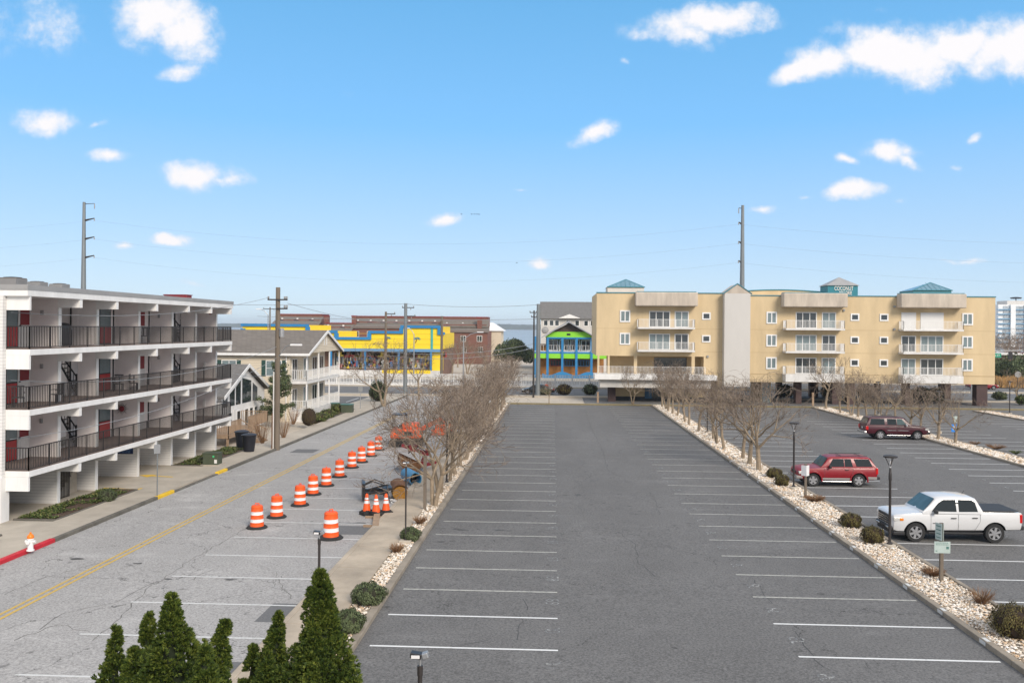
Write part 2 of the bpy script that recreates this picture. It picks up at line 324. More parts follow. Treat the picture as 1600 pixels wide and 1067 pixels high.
M = {
 'lot': asphalt('lot_asphalt', LOT, .6, .13, .5, .10, .025, crk_lo=.42),
 'street': asphalt('street_asphalt', STR, .75, .2, .42, .09, .035, crk_lo=.36),
 'patch': asphalt('patch_asphalt', .15, 0, .3, .2, .05),
 'highway': asphalt('highway_asphalt', .15, .3, .2, .1, .08),
 'concrete': mat('concrete', (.42,.37,.30), .9, .16, .8, .2, 20),
 'walk': mat('sidewalk_concrete', (.40,.335,.255), .9, .28, .55, .2, 25),
 'kerb': mat('kerb_concrete', (.27,.23,.18), .9, .25, 1.2, .2, 25),
 'kerb_old': mat('kerb_weathered', (.13,.12,.10), .9, .3, 1.5, .2, 25),
 'kerb_red': mat('kerb_red_paint', (.52,.015,.03), .6, .15, 3),
 'kerb_yel': mat('kerb_yellow_paint', (.75,.48,.02), .6, .15, 3),
 'white_line': paint_worn('white_road_paint', (.72,.72,.70), (LOT*1.6,LOT*1.6,LOT*1.6), .36, 5),
 'faded_line': paint_worn('faded_road_paint', (.48,.47,.42), (LOT*1.7,LOT*1.7,LOT*1.6), .44, 7),
 'street_line': paint_worn('street_road_paint', (.62,.62,.60), (STR*1.3,STR*1.3,STR*1.2), .42, 7),
 'yellow_line': paint_worn('yellow_road_paint', (.56,.36,.06), (STR*1.2,STR*1.1,STR*.8), .42, 6),
 'number': paint_worn('number_paint', (.55,.55,.52), (LOT,LOT,LOT), .57, 7),
 'bed': mat('bed_soil', (.42,.36,.28), .95, .3, 4, .5, 30),
 'stone': island_mat('rock_bed_stone', [(.30,.22,.15),(.58,.49,.38),(.72,.65,.55),(.80,.75,.68),(.60,.40,.22),(.82,.80,.76)], .8, 1.5),
 'mulch': mat('mulch', (.09,.055,.035), .95, .4, 12, .8, 40),
 'sand': mat('sand_ground', (.48,.42,.34), .95, .15, 1, .2, 30),
 'grass_dry': mat('dry_grass', (.22,.17,.07), .95, .4, 5, .6, 40),
 'white': mat('white_paint', (.75,.745,.73), .55, .09, 1.6, streak=5),
 'offwhite': mat('off_white_paint', (.66,.65,.63), .6, .12, 1.5, streak=4),
 'pinkgrey': mat('party_wall_paint', (.78,.73,.715), .8, .06, .6, .08, 60, streak=3),
 'deckfloor': mat('balcony_deck_coating', (.20,.15,.125), .85, .15, .8),
 'grey_trim': mat('grey_flashing', (.30,.30,.30), .6, .1, 1),
 'black': mat('black_metal', (.018,.017,.018), .4, .1, 4),
 'iron': mat('iron_railing', (.028,.025,.025), .5, .1, 4),
 'dark': mat('dark_interior', (.02,.02,.022), .9, .1, 2),  # near-black colour standing in for shade inside openings and recesses
 'glass': mat('window_glass', (.03,.04,.045), .06, .2, .7, spec=.8),
 'glass_pale': mat('curtained_glass', (.16,.21,.22), .12, .2, .7, spec=.7),
 'red_door': mat('red_door_paint', (.42,.015,.02), .4, .06, 1),
 'dark_red': mat('dark_red_paint', (.22,.02,.025), .5, .1, 1),
 'wood': mat('weathered_wood', (.33,.23,.15), .85, .25, 3, .3, 20, streak=6),
 'pole_wood': mat('pole_wood', (.16,.13,.10), .9, .2, 3, .3, 20, streak=10),
 'pole_steel': mat('galvanised_steel', (.20,.22,.23), .55, .12, 1.2, metal=.4, streak=6),
 'lamp': mat('lamp_post_paint', (.035,.03,.028), .5, .1, 3),
 'steel': mat('grey_metal', (.35,.36,.37), .45, .1, 2, metal=.5),
 'bark': mat('crape_myrtle_bark', (.27,.21,.145), .9, .3, 5, .3, 25),
 'twig': island_mat('bare_twigs', [(.09,.066,.048),(.20,.155,.12),(.33,.265,.205)], .9, .8),
 'shrub': island_mat('shrub_leaves', [(.035,.05,.02),(.08,.105,.045),(.14,.165,.08)], .7, 3),
 'shrub_brown': island_mat('bronzed_shrub', [(.045,.03,.015),(.12,.095,.03),(.17,.15,.05)], .7, 3),
 'juniper': island_mat('juniper_foliage', [(.010,.022,.005),(.032,.062,.010),(.085,.125,.018),(.22,.25,.045)], .65, 2.6),
 'juniper_in': mat('juniper_inner', (.012,.02,.006), .9, .3, 6),
 'groundcover': island_mat('ground_cover_leaves', [(.03,.05,.015),(.07,.11,.025),(.20,.19,.07)], .8, 1.2),
 'orange': mat('safety_orange', (.80,.10,.012), .45, .05, 4),
 'reflect': mat('reflective_white', (.75,.74,.74), .4, .05, 6),
 'rubber': mat('black_rubber', (.02,.02,.02), .85, .2, 6),
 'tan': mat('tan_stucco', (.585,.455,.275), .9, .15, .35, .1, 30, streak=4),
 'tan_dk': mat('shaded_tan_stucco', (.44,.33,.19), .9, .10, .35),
 'beige': mat('beige_stucco', (.50,.435,.36), .9, .24, .9, .1, 30, streak=5),
 'greywhite': mat('pale_stucco', (.55,.53,.50), .9, .06, .4, streak=4),
 'teal': mat('teal_trim', (.05,.20,.25), .5, .1, 1),
 'teal_glass': mat('skylight_glass', (.09,.22,.29), .2, .15, .8, spec=.7),
 'brick_dk': brick_mat('dark_brick', (.07,.03,.03), (.05,.025,.025), (.11,.09,.08), 1, .22, .075, .01),
 'beige_siding': brick_mat('cream_siding', (.66,.58,.45), (.64,.56,.44), (.42,.37,.29), 1, 30, .16, .02, var=.15),
 'white_siding': brick_mat('white_siding', (.70,.69,.67), (.69,.68,.66), (.58,.57,.56), 1, 30, .15, .018, var=.15),
 'shingle': brick_mat('grey_shingle', (.15,.14,.13), (.20,.19,.18), (.10,.10,.095), 1, .3, .07, .01, var=.3),
 'shingle_br': brick_mat('brown_shingle', (.16,.14,.12), (.20,.175,.15), (.11,.095,.08), 1, .5, .12, .015, var=.3),
 'brick_red': brick_mat('red_brick', (.21,.085,.06), (.17,.068,.05), (.15,.09,.07), 1, .3, .1, .012),
 'yellow': mat('yellow_store_wall', (.86,.62,.02), .6, .04, .3),
 'blue': mat('blue_store_trim', (.02,.19,.42), .5, .08, .5),
 'green': mat('lime_green_wall', (.23,.62,.03), .6, .05, .4),
}
# ------------------------------------------------------------------ setting
def ybreaks(y0, y1): return [y0]+([YB] if y0 < YB < y1 else [])+[y1]
def sheet(mb, x0, x1, y0, y1, dz):
    ys = ybreaks(y0, y1)
    for a, b in zip(ys, ys[1:]):
        mb.poly((x0, a, G(a)+dz), (x1, a, G(a)+dz), (x1, b, G(b)+dz), (x0, b, G(b)+dz))
    return mb
def slab(mb, x0, x1, y0, y1, z1, z0=-.15):
    """a raised strip that follows the ground"""
    ys = ybreaks(y0, y1)
    for a, b in zip(ys, ys[1:]):
        A, B = G(a), G(b)
        mb.add([(x0,a,A+z0),(x1,a,A+z0),(x1,b,B+z0),(x0,b,B+z0),(x0,a,A+z1),(x1,a,A+z1),(x1,b,B+z1),(x0,b,B+z1)],
          [(4,5,6,7),(0,1,5,4),(1,2,6,5),(2,3,7,6),(3,0,4,7)])
    return mb
def struct(name, mb, m, **k): return tag(mb.build(name, m, **k), kind='structure')
g = MB()
for (a, b) in ((-60, YB), (YB, 262)): sheet(g, -420, 420, a, b, -.06)
struct('ground', g, M['sand'])
struct('parking_lot', sheet(sheet(MB(), -5.3, 75, 2, 107.6, 0), -120, -120.01, 0, .01, -1), M['lot'])
struct('street', sheet(MB(), -20.05, -7.6, -10, 121, .0), M['street'])
struct('highway', sheet(sheet(MB(), -400, 400, 121, 136.5, .0), -400, 400, 138.5, 156, .0), M['highway'])
struct('side_parking', sheet(sheet(MB(), -60, -22.2, 99, 117, -.01), 4, 75, 108.8, 119, .0), M['lot'])
# street marks
mk = MB()
for s in (-.13, .13): sheet(mk, -16.4+s-.055, -16.4+s+.055, 12, 98, .006)
struct('centre_line', mk, M['yellow_line'])
mk = MB()
for k in range(-1, 26):
    y = 26.6-2.93+2.93*k
    if y > 92: break
    sheet(mk, -13.25, -7.9, y, y+.1, .006)
struct('street_bay_lines', mk, M['street_line'])
pm = MB()
for (x0, y0, x1, y1) in ((498,834,585,822),(397,971,470,943)):
    a, b = gp(x0, y0), gp(x1, y1); sheet(pm, min(a.x, b.x)-.0, -7.86, a.y, b.y, .003)
sheet(pm, gp(352, 1045).x, -7.86, gp(352,1062).y, gp(380,1034).y, .003); a = gp(452, 707); b = gp(500, 702); sheet(pm, a.x, b.x, a.y, b.y, .003)
a = gp(614, 734); b = gp(630, 727); sheet(pm, a.x, -8.2, a.y, b.y, .003)
struct('asphalt_patches', pm, M['patch'])
# lot lines
new, old = MB(), MB()
for k in range(-1, 32):
    y = 23.35+2.645*k
    if y > 106: break
    t = new if k in (-1, 0, 1) else old
    sheet(t, -4.95, .19, y, y+.1, .005)
    sheet(t, 6.6, 11.85, y, y+.1, .005)
    for x0, x1 in ((14.3, 19.5), (25.9, 31.15), (33.75, 39.0), (44.0, 49.2), (51.7, 57)): sheet(new if k < 26 else old, x0, x1, y+.05, y+.15, .005)
struct('bright_bay_lines', new, M['white_line']); struct('faded_bay_lines', old, M['faded_line'])
mk = MB()
for p, q in (((524,646),(560,636)),((541,628),(560,622)),((552,650),(575,643))):
    a = gp(*p); b = gp(*q); d = (b-a).normalized(); n = Vector((-d.y, d.x, 0))*.08
    mk.poly(*[(v.x, v.y, G(v.y)+.006) for v in (a-n, b-n, b+n, a+n)])
for y in (125, 129, 133, 143, 147, 151):
    for i in range(-22, 22): sheet(mk, i*9, i*9+3, y, y+.15, .006)
for y in (121.6, 136.0, 139, 155.6): sheet(mk, -380, 380, y, y+.15, .006)
sheet(mk, -3, 60, 109.4, 109.55, .006); sheet(mk, -1, 4, 113.6, 113.9, .007)
struct('highway_lines', mk, M['white_line'])
# pavements
wk = MB(); slab(wk, -22.0, -20.25, -5, 121, .13); slab(wk, -29, -22.0, 45.0, 53.3, .12); slab(wk, -29, -24.05, 53.3, 61, .12); slab(wk, -27, -22.0, 30, 37.2, .11)
slab(wk, -24.6, -22.0, 90, 119, .10)
o = struct('left_pavement', wk, M['concrete'])
slab_r = MB()
for i in range(64):
    y = 14+i*1.52
    slab(slab_r, -7.65, -6.2, y, y+1.505, .13+.003*(i % 2))
struct('right_pavement', slab_r, M['walk'])
struct('highway_pavement', slab(slab(MB(), -400, 400, 119, 120.9, .12), -400, 400, 156.1, 163, .12), M['concrete'])
struct('highway_median', slab(MB(), -400, 400, 136.6, 138.4, .16), M['concrete'])
# kerbs
kb = MB()
slab(kb, -20.25, -20.05, 34.0, 43.1, .15); slab(kb, -20.25, -20.05, 45, 51, .06); slab(kb, -20.25, -20.05, 52.5, 120, .15)
struct('left_kerb', kb, M['kerb_old'], bevel=.02)
struct('red_kerb', slab(MB(), -20.27, -20.04, 10, 34.0, .16), M['kerb_red'], bevel=.03)
struct('yellow_kerb', slab(slab(MB(), -20.26, -20.045, 43.1, 45, .155), -20.26, -20.045, 51, 52.5, .155), M['kerb_yel'], bevel=.03)
kb = MB(); slab(kb, -7.85, -7.66, 14, 110, .14)
struct('pavement_kerb', kb, M['walk'], bevel=.02)
kb = MB()
for x0, x1, y0, y1 in ((-5.52,-5.28,14,107),(12.0,12.22,14,106.3),(13.95,14.12,14,106.3),(31.3,31.52,30,106.3),(33.3,33.5,30,106.3),(49.3,49.5,60,104),(51.3,51.5,60,104)):
    n = 8; rnd = random.Random(int(x0*10)); y = y0
    while y < y1:
        l = min(3.05, y1-y); slab(kb, x0+rnd.uniform(-.006,.006), x1+rnd.uniform(-.006,.006), y, y+l-.012, .15+rnd.uniform(-.006,.006)); y += l
for x0, x1 in ((12.0,14.12),(31.3,33.5),(49.3,51.5)): slab(kb, x0, x1, 106.3 if x0 < 49 else 104, 106.5 if x0 < 49 else 104.2, .15)
struct('bed_kerbs', kb, M['kerb'], bevel=.02)
# rock beds
soil = MB()
BEDS = [(-6.19,-5.53,14,107),(12.23,13.94,14,106.2),(31.53,33.29,30,106.2),(49.51,51.29,60,104)]
for b in BEDS: slab(soil, *b, .07)
struct('rock_bed_base', soil, M['bed'])
slab_g = MB(); slab(slab_g, -8, 75, 106.7, 108.7, .05); slab(slab_g, -24.0, -22.0, 82, 96, .06)
struct('dry_grass_verge', slab_g, M['grass_dry'])
def stones(mb, x0, x1, y0, y1, rnd):
    y = y0
    while y < y1:
        s = .046 if y < 40 else (.06 if y < 60 else .10)
        dens = 1/(s*s*2.1); cnt = int((x1-x0)*.5*dens)
        for _ in range(cnt):
            x = rnd.uniform(x0+.02, x1-.02); yy = y+rnd.uniform(0, .5); h = G(yy)+.07+rnd.uniform(0, .06)
            r = s*rnd.uniform(.55, 1.3); a = rnd.uniform(0, 6.28)
            pts = []
            for k in range(5):
                t = a+k*1.2566+rnd.uniform(-.25,.25); q = r*rnd.uniform(.75,1.15)
                pts.append((x+q*math.cos(t), yy+q*math.sin(t)*1.1, h+rnd.uniform(-.02,.02)*r*10*.3))
            top = (x+rnd.uniform(-.3,.3)*r, yy+rnd.uniform(-.3,.3)*r, h+r*.65)
            o = len(mb.v); mb.v += pts+[top]
            for k in range(5): mb.f.append([o+k, o+(k+1)%5, o+5]); mb.m.append(0)
        y += .5
rnd = random.Random(5)
st = MB()
for b in BEDS: stones(st, *b, rnd)
tag(st.build('gravel', M['stone'], fix=False), 'pale tan and white decorative stones filling the long beds between the parking rows', 'gravel', kind='stuff')
# bay numbers stencilled at the aisle ends
FONT_CACHE = {}
def text(name, s, size, m, parent=None, loc=(0,0,0), rot=(0,0,0), ext=.0, w=None):
    cu = bpy.data.curves.new(name, 'FONT'); cu.body = s; cu.size = size; cu.extrude = ext; cu.align_x = 'CENTER'; cu.align_y = 'CENTER'; cu.resolution_u = 3
    t = bpy.data.objects.new(name, cu); COL.objects.link(t)
    dg = bpy.context.evaluated_depsgraph_get(); me = bpy.data.meshes.new_from_object(t.evaluated_get(dg)); COL.objects.unlink(t); bpy.data.objects.remove(t)
    me.materials.clear(); me.materials.append(m)
    o = bpy.data.objects.new(name, me); COL.objects.link(o); o.location = loc; o.rotation_euler = rot
    if w: o.scale = (w, 1, 1)
    if parent is not None:
        if parent.get('_w'): o.location = Vector(loc)-Vector(parent['_w'])
        o.parent = parent
    return o
num = MB()
def digits(mb, s, x, y, size, rot):
    SEG = {'0':'abcdef','1':'bc','2':'abged','3':'abgcd','4':'fgbc','5':'afgcd','6':'afgedc','7':'abc','8':'abcdefg','9':'abcdfg'}
    L_ = {'a':((0,1),(.5,1)),'b':((.5,.5),(.5,1)),'c':((.5,0),(.5,.5)),'d':((0,0),(.5,0)),'e':((0,0),(0,.5)),'f':((0,.5),(0,1)),'g':((0,.5),(.5,.5))}
    for i, ch in enumerate(s):
        for q in SEG[ch]:
            (ax, ay), (bx, by) = L_[q]; p = []
            for (px, py) in ((ax,ay),(bx,by)):
                lx, ly = (px+i*.75)*size, py*size
                p.append(Vector((x+(ly if rot > 0 else -ly), y-(lx if rot > 0 else -lx), 0)))
            d = (p[1]-p[0]); 
            if d.length < 1e-6: continue
            d.normalize(); n = Vector((-d.y, d.x, 0))*.028; d = d*.02
            vs = [p[0]-n+d, p[1]-n-d, p[1]+n-d, p[0]+n+d]
            mb.poly(*[(v.x, v.y, G(v.y)+.0055) for v in vs])
for k in range(0, 30):
    y = 23.35+2.645*k
    digits(num, str(71-k), -.15, y-.75, .37, 1)
    digits(num, str(72+k), 7.1, y-1.6, .37, -1)
    if k > 3: digits(num, str(33+k), 26.3, y-1.6, .34, -1); digits(num, str(95-k), 19.3, y-.8, .34, 1)
struct('bay_numbers', num, M['number'])
# little stencilled number plates on the face of the middle kerb
kp = MB()
for k in range(0, 14):
    y = 23.35+2.645*k+1.3
    kp.poly((11.985, y-.18, G(y)+.03), (11.985, y-.18, G(y)+.14), (11.985, y+.18, G(y)+.14), (11.985, y+.18, G(y)+.03))
    kp.poly((12.03, y-.16, G(y)+.16), (12.15, y-.16, G(y)+.16), (12.15, y+.16, G(y)+.16), (12.03, y+.16, G(y)+.16))
struct('kerb_number_patches', kp, M['street_line'])
# sand drifts / pale dust by kerbs (real fine sand lying on asphalt)
# yellow arrows of the motel carport
ar = MB()
def arrow(p, q, hw, hl, lw=.09):
    a, b = gp(*p, dz=.13), gp(*q, dz=.13); d = (b-a); d.z = 0; L_ = d.length; d.normalize(); n = Vector((-d.y, d.x, 0))
    z = lambda v: (v.x, v.y, G(v.y)+.127)
    ar.poly(z(a-n*lw), z(b-d*hl-n*lw), z(b-d*hl+n*lw), z(a+n*lw)); ar.poly(z(b-d*hl-n*hw), z(b), z(b-d*hl+n*hw))
arrow((162,762), (238,765), .45, .9); arrow((293,746), (217,742), .45, .9)
struct('yellow_arrows', ar, M['kerb_yel'])
def crack(mb, pts, w_, rnd, step=.35):
    P = [gp(*p) for p in pts]; out = []
    for a, b in zip(P, P[1:]):
        n = max(1, int((b-a).length/step))
        for i in range(n):
            q = a.lerp(b, i/n); out.append((q.x+rnd.uniform(-.09,.09), q.y+rnd.uniform(-.09,.09)))
    for (x0, y0), (x1, y1) in zip(out, out[1:]):
        d = Vector((x1-x0, y1-y0)); 
        if d.length < .01: continue
        d.normalize(); n = Vector((-d.y, d.x))*w_*rnd.uniform(.35, 1.0)
        mb.poly((x0-n.x,y0-n.y,G(y0)+.004),(x1-n.x,y1-n.y,G(y1)+.004),(x1+n.x,y1+n.y,G(y1)+.004),(x0+n.x,y0+n.y,G(y0)+.004))
rc = random.Random(21); c1 = MB(); c2 = MB()
for pts in ([(915,640),(917,650),(924,670),(930,680),(943,706),(945,720),(950,734),(962,742),(975,746)], [(1016,768),(1026,788),(1030,806)], [(816,937),(822,947),(830,960)], [(815,962),(812,990),(808,1008)], [(905,672),(960,676),(1010,690)], [(760,1000),(700,1012),(640,1020)],
            [(1178,905),(1195,930),(1215,948)], [(1240,985),(1262,1015),(1290,1050)], [(965,830),(990,850),(1000,880),(1030,905)]): crack(c1, pts, .016, rc)
for pts in ([(150,1000),(235,915),(295,877),(345,848),(392,822),(430,800)], [(0,930),(60,906),(130,885),(190,872)], [(60,985),(100,958),(180,940),(250,905)], [(20,1000),(90,975),(150,990)], [(430,893),(438,915),(460,940)], [(300,905),(330,890),(352,893)], [(330,1000),(300,985),(240,992)], [(385,810),(470,770),(520,742),(560,720)]): crack(c2, pts, .017, rc)
struct('lot_cracks', c1, mat('lot_crack_tar', (.06,.06,.06), .9, .2)); struct('street_cracks', c2, mat('street_crack_dirt', (.13,.125,.115), .9, .2))
sp = MB()
for (px, py, w_, h_) in ((723,827.5,.34,.10),(712,826,.2,.08),(781,828,.38,.09),(795,829,.2,.07),(690,846,.22,.09),(706,845,.2,.06),(903,773,.26,.12),(119,873,.3,.12),(215,880,.2,.07),(262,904,.2,.06),(560,817,.5,.12),(540,817,.5,.10),(362,905,.28,.07)):
    g_ = gp(px, py); n_ = 11; sp.poly(*[(g_.x+w_*math.cos(6.283*k/n_)*rc.uniform(.5,1.1), g_.y+h_*1.6*math.sin(6.283*k/n_)*rc.uniform(.4,1.2), G(g_.y)+.0045) for k in range(n_)])
struct('oil_spots', sp, mat('oil_spot', (.075,.073,.07), .8, .3, 6))
# water, far shore
wm = mat('bay_water', (.30,.35,.38), .42, .1, .02, .35, .6, spec=.5)
struct('bay_water', MB().poly((-9000, 262, -1.7), (9000, 262, -1.7), (9000, 9000, -1.7), (-9000, 9000, -1.7)), wm)
struct('seawall', MB().box(-400, 400, 261.5, 262, -3, -1.0), M['concrete'])
hl = MB(); rnd = random.Random(3); prev = None; SY = 4300
def ridge(x, k): return 10+9*math.sin(x*.0011+k)+6*math.sin(x*.0037+2*k)+4*math.sin(x*.011)+rnd.uniform(-2.2, 2.2)+rnd.uniform(-1,1)
cols_ = []
for i in range(700):
    x = -5200+i*15; h = 14+.55*ridge(x, 1.3)
    cols_.append([(x, SY, -1.6), (x, SY+25, h*.55), (x, SY+60, h*.8+rnd.uniform(-1,1)), (x, SY+140, h), (x, SY+300, h*.9), (x, SY+900, -1.6)])
for a, b in zip(cols_, cols_[1:]):
    for k in range(5): hl.poly(a[k], b[k], b[k+1], a[k+1])
struct('far_shore', hl, mat('far_woods', (.055,.07,.045), .95, .5, .03))
# ------------------------------------------------------------------ motel on the left
def railing(name, pts, z, h, m, parent, step=.14, r=.012, post=1.8, bottom=.08):
    """balustrade along a polyline of (x, y) at deck height z (number or function)"""
    b = MB()
    for (x0, y0), (x1, y1) in zip(pts, pts[1:]):
        L_ = math.hypot(x1-x0, y1-y0); n = max(1, int(L_/step)); d = (x1-x0)/L_, (y1-y0)/L_
        rot = Matrix.Rotation(math.atan2(d[1], d[0]), 3, 'Z'); cx, cy = (x0+x1)/2, (y0+y1)/2
        b.obox((cx, cy, z+h), L_, .05, .04, rot); b.obox((cx, cy, z+bottom), L_, .03, .03, rot)
        for i in range(n+1):
            t = i/n; b.obox((x0+(x1-x0)*t, y0+(y1-y0)*t, z+(h+bottom)/2), r*2, r*2, h-bottom, rot)
        k = max(1, round(L_/post))
        for i in range(k+1):
            t = i/k; b.obox((x0+(x1-x0)*t, y0+(y1-y0)*t, z+h/2), .045, .045, h, rot)
    return b.build(name, m, parent)
def window_on(parent, name, c, w, h, face, frame, glass, t=.06, mull=1, fw=.07, hm=0):
    """window centred at c on a wall facing '-y' or '+x': frame with a pane child"""
    f = MB(); p = MB(); x, y, z = c
    def bx(mb, a0, a1, z0, z1, d0, d1):
        if face == '-y': mb.box(x+a0, x+a1, y-d1, y-d0, z+z0, z+z1)
        else: mb.box(x+d0, x+d1, y+a0, y+a1, z+z0, z+z1)
    bx(f, -w/2, w/2, h/2-fw, h/2, 0, t); bx(f, -w/2, w/2, -h/2, -h/2+fw, 0, t)
    bx(f, -w/2, -w/2+fw, -h/2+fw, h/2-fw, 0, t); bx(f, w/2-fw, w/2, -h/2+fw, h/2-fw, 0, t)
    for i in range(1, mull+1):
        a = -w/2+w*i/(mull+1); bx(f, a-fw*.4, a+fw*.4, -h/2+fw, h/2-fw, 0, t*.8)
    if hm: bx(f, -w/2+fw, w/2-fw, -.02, .02, 0, t*.75)
    o = f.build(name, frame, parent)
    bx(p, -w/2+fw, w/2-fw, -h/2+fw, h/2-fw, .004, t*.4)
    q = p.build('pane', glass, o)
    if parent is not None and parent.get('_w'):     # the pane hangs under the frame, keep the same local shift
        l = parent['_w']; q.data.transform(Matrix.Translation((-l[0], -l[1], -l[2])))
    return o
mo = thing('motel', 'long three-storey white motel with dark balcony railings and red doors, on the left', 'motel', (-24, 37, G(40)), world=True)
FY = [36.95, 41.1, 44.6, 49.2, 53.6, 57.2, 60.75]; XO, XF, XB = -23.0, -24.1, -25.5
LV = [(1.75, 2.03), (4.45, 4.73), (7.11, 7.39)]; ZR = 10.2
# roof
rb = MB().box(-42, XO, 36.75, 61.0, 9.72, 10.0)
rf = rb.build('roof', M['white'], mo)
o = MB().box(-42.05, XO+.03, 36.7, 61.05, 10.0, 10.22).build('roof_flashing', M['grey_trim'], rf); o.data.transform(Matrix.Translation((24, -37, -G(40))))
for i, (z0, z1) in enumerate(LV):
    MB().box(-26.2, XO, 36.95, 60.9, z0, z1-.02).build('balcony_slab', M['white'], mo, bevel=.01)
    fl = MB().box(-25.6, XO-.02, 36.97, 60.88, z1-.02, z1); fl.build('balcony_floor', M['deckfloor'], mo)
    railing('railing', [(XF, 37.0), (XO-.06, 37.0), (XO-.06, 60.8), (XF-.2, 60.8)], z1, 1.0, M['iron'], mo, step=.125, r=.013, post=1.6)
rndm = random.Random(8)
tops = [LV[0][0], LV[1][0], LV[2][0], 9.72]; bots = [None, LV[0][1], LV[1][1], LV[2][1]]
for l in range(4):
    zt = tops[l]
    for k, y in enumerate(FY):
        if l == 0 and k == 0:
            MB().box(-24.9, XF+.05, 36.6, 37.2, G(37)-.1, zt).build('column', M['white'], mo); 
        elif k > 0:
            zb = bots[l] if l else G(y)-.1; back = (-25.1 if k in (2, 5) else XB) if l else (-26.6 if k in (1,) else -29)
            MB().box(back, XF-.03, y-.1, y+.1, zb, zt).build('party_wall', M['pinkgrey'] if l else M['white_siding'], mo)
            MB().box(XF-.03, XF+.02, y-.125, y+.125, zb, zt).build('wall_end_trim', M['white'], mo)
        dpt = .62 if k == 0 else .42
        MB().box(XF+.02 if k else -24.35, XO-.03, y-.12 if k else y-.0, y+.12, zt-dpt, zt).build('bracket', M['white'], mo)
# back walls and openings
for l in range(1, 4):
    zb, zt = bots[l], tops[l]
    for ya, yb, xx in ((36.95, 41.1, XB), (41.1, 44.6, XB-.7), (44.6, 53.6, XB), (53.6, 57.2, XB-.7), (57.2, 60.9, XB)):
        MB().box(xx-.25, xx, ya, yb, zb, zt).build('back_wall', M['pinkgrey'], mo)
    def door(ya, yb, kind, zb=zb):
        h = 2.05
        d = MB().box(XB, XB+.03, ya, yb, zb, zb+h).build('door_frame' , M['offwhite'] if kind != 'storm' else M['black'], mo)
        l_ = mo['_w']; sh = Matrix.Translation((-l_[0], -l_[1], -l_[2]))
        def sub(nm, y0, y1, z0, z1, m, t=.05):
            q = MB().box(XB+.03, XB+t, y0, y1, z0, z1).build(nm, m, d); q.data.transform(sh)
        if kind == 'storm':
            sub('door_panel', ya+.06, yb-.06, zb+.05, zb+.95, M['red_door']); sub('door_glass', ya+.06, yb-.06, zb+1.02, zb+h-.08, M['glass_pale'])
        else:
            sub('door_panel', ya+.12, yb-.12, zb+1.05, zb+1.9, M['dark_red']); sub('door_glass', ya+.2, yb-.2, zb+.15, zb+.85, M['offwhite']); sub('door_handle', ya+.06, ya+.11, zb+.98, zb+1.06, M['black'], .1)
    door(39.05, 39.95, 'storm'); door(40.0, 40.95, 'white')
    door(47.35, 48.6, 'storm'); door(51.8, 52.8, 'white'); door(59.5, 60.1, 'storm')
    for ya in (44.45, 48.9, 53.3, 57.0, 60.4):
        MB().box(XB, XB+.06, ya-.03, ya+.03, zb, zt).build('drain_pipe', M['black'], mo)  # thin black strip where back wall meets party wall
    for k in (1, 4):
        y = FY[k]
        MB().box(-24.98, -24.84, y-.19, y-.1, zt-.78, zt-.56).build('wall_light', M['grey_trim'], mo, bevel=.02)
    MB().box(XF-.5, XF-.3, FY[6]-.18, FY[6]-.1, zt-.45, zt-.2).build('fire_bell', M['dark_red'], mo, bevel=.02)
    MB().box(-25.0, -24.8, FY[6]-.2, FY[6]-.1, zt-1.75, zt-1.25).build('extinguisher_box', M['offwhite'], mo, bevel=.02)
    window_on(mo, 'window', (XB+.01, 59.9, zb+1.3), .55, 1.2, '+x', M['offwhite'], M['glass'])
    # stair bays: near-black panel painted as the opening's shade, and a black steel stair
    for yw in (FY[2]-.12, FY[5]-.12):
        x0, x1 = -26.15, -25.1
        if l == 3 and yw < 50:
            MB().box(x0, x1, yw, yw+.1, zb, zt).build('back_wall', M['pinkgrey'], mo); continue
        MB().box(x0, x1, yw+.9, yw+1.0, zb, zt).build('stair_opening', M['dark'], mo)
        st_ = MB(); n = 8
        for i in range(n):
            t = i/n; st_.box(x0+.05+.95*t, x0+.05+.95*(t+1/n), yw, yw+.85, zb+1.9-1.75*t-.05, zb+1.9-1.75*t)
        for yy in (yw, yw+.85):
            st_.tube([(x0+.05, yy, zb+1.75), (x1-.05, yy, zb+.1)], .05, 6); st_.tube([(x0+.05, yy, min(zt-.1, zb+2.5)), (x1-.05, yy, zb+1.0)], .035, 6)
            for i in range(7):
                t = i/6; xx = x0+.05+.95*t; st_.tube([(xx, yy, zb+1.75-1.65*t), (xx, yy, min(zt-.1, zb+2.5-1.5*t))], .018, 4)
        st_.box(x1-.09, x1-.02, yw-.03, yw+.04, zb, zb+1.15)
        st_.build('steel_stair', M['black'], mo)
# ground floor
MB().box(-29.3, -29, 37, 61, G(50)-.5, LV[0][0]).build('carport_back_wall', M['white_siding'], mo)
MB().box(-26.8, -26.6, 37.6, 41.1, -.5, 1.75).build('ground_floor_wall', M['dark'], mo)  # wall coloured near-black for the shade behind the ground floor opening
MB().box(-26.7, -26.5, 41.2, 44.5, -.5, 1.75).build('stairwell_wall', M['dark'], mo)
s = MB()
for i in range(7): s.box(-25.6, -24.9, 42.2+i*.28, 42.48+i*.28, -.35, -.2+i*.2)
s.build('concrete_steps', M['concrete'], mo)
railing('gate', [(-24.6, 41.6), (-24.6, 42.9)], -.3, 1.9, M['black'], mo, step=.12, r=.012)
slb = MB().box(-29, -24.0, 37.2, 44.98, -.5, -.25).build('ground_slab', M['concrete'], mo)
MB().box(-42, XF+.02, 36.7, 36.94, -.5, 9.72).build('end_wall', M['white_siding'], mo)
MB().box(-42, -25.5, 60.7, 60.9, -.6, 9.72).build('far_end_wall', M['pinkgrey'], mo)
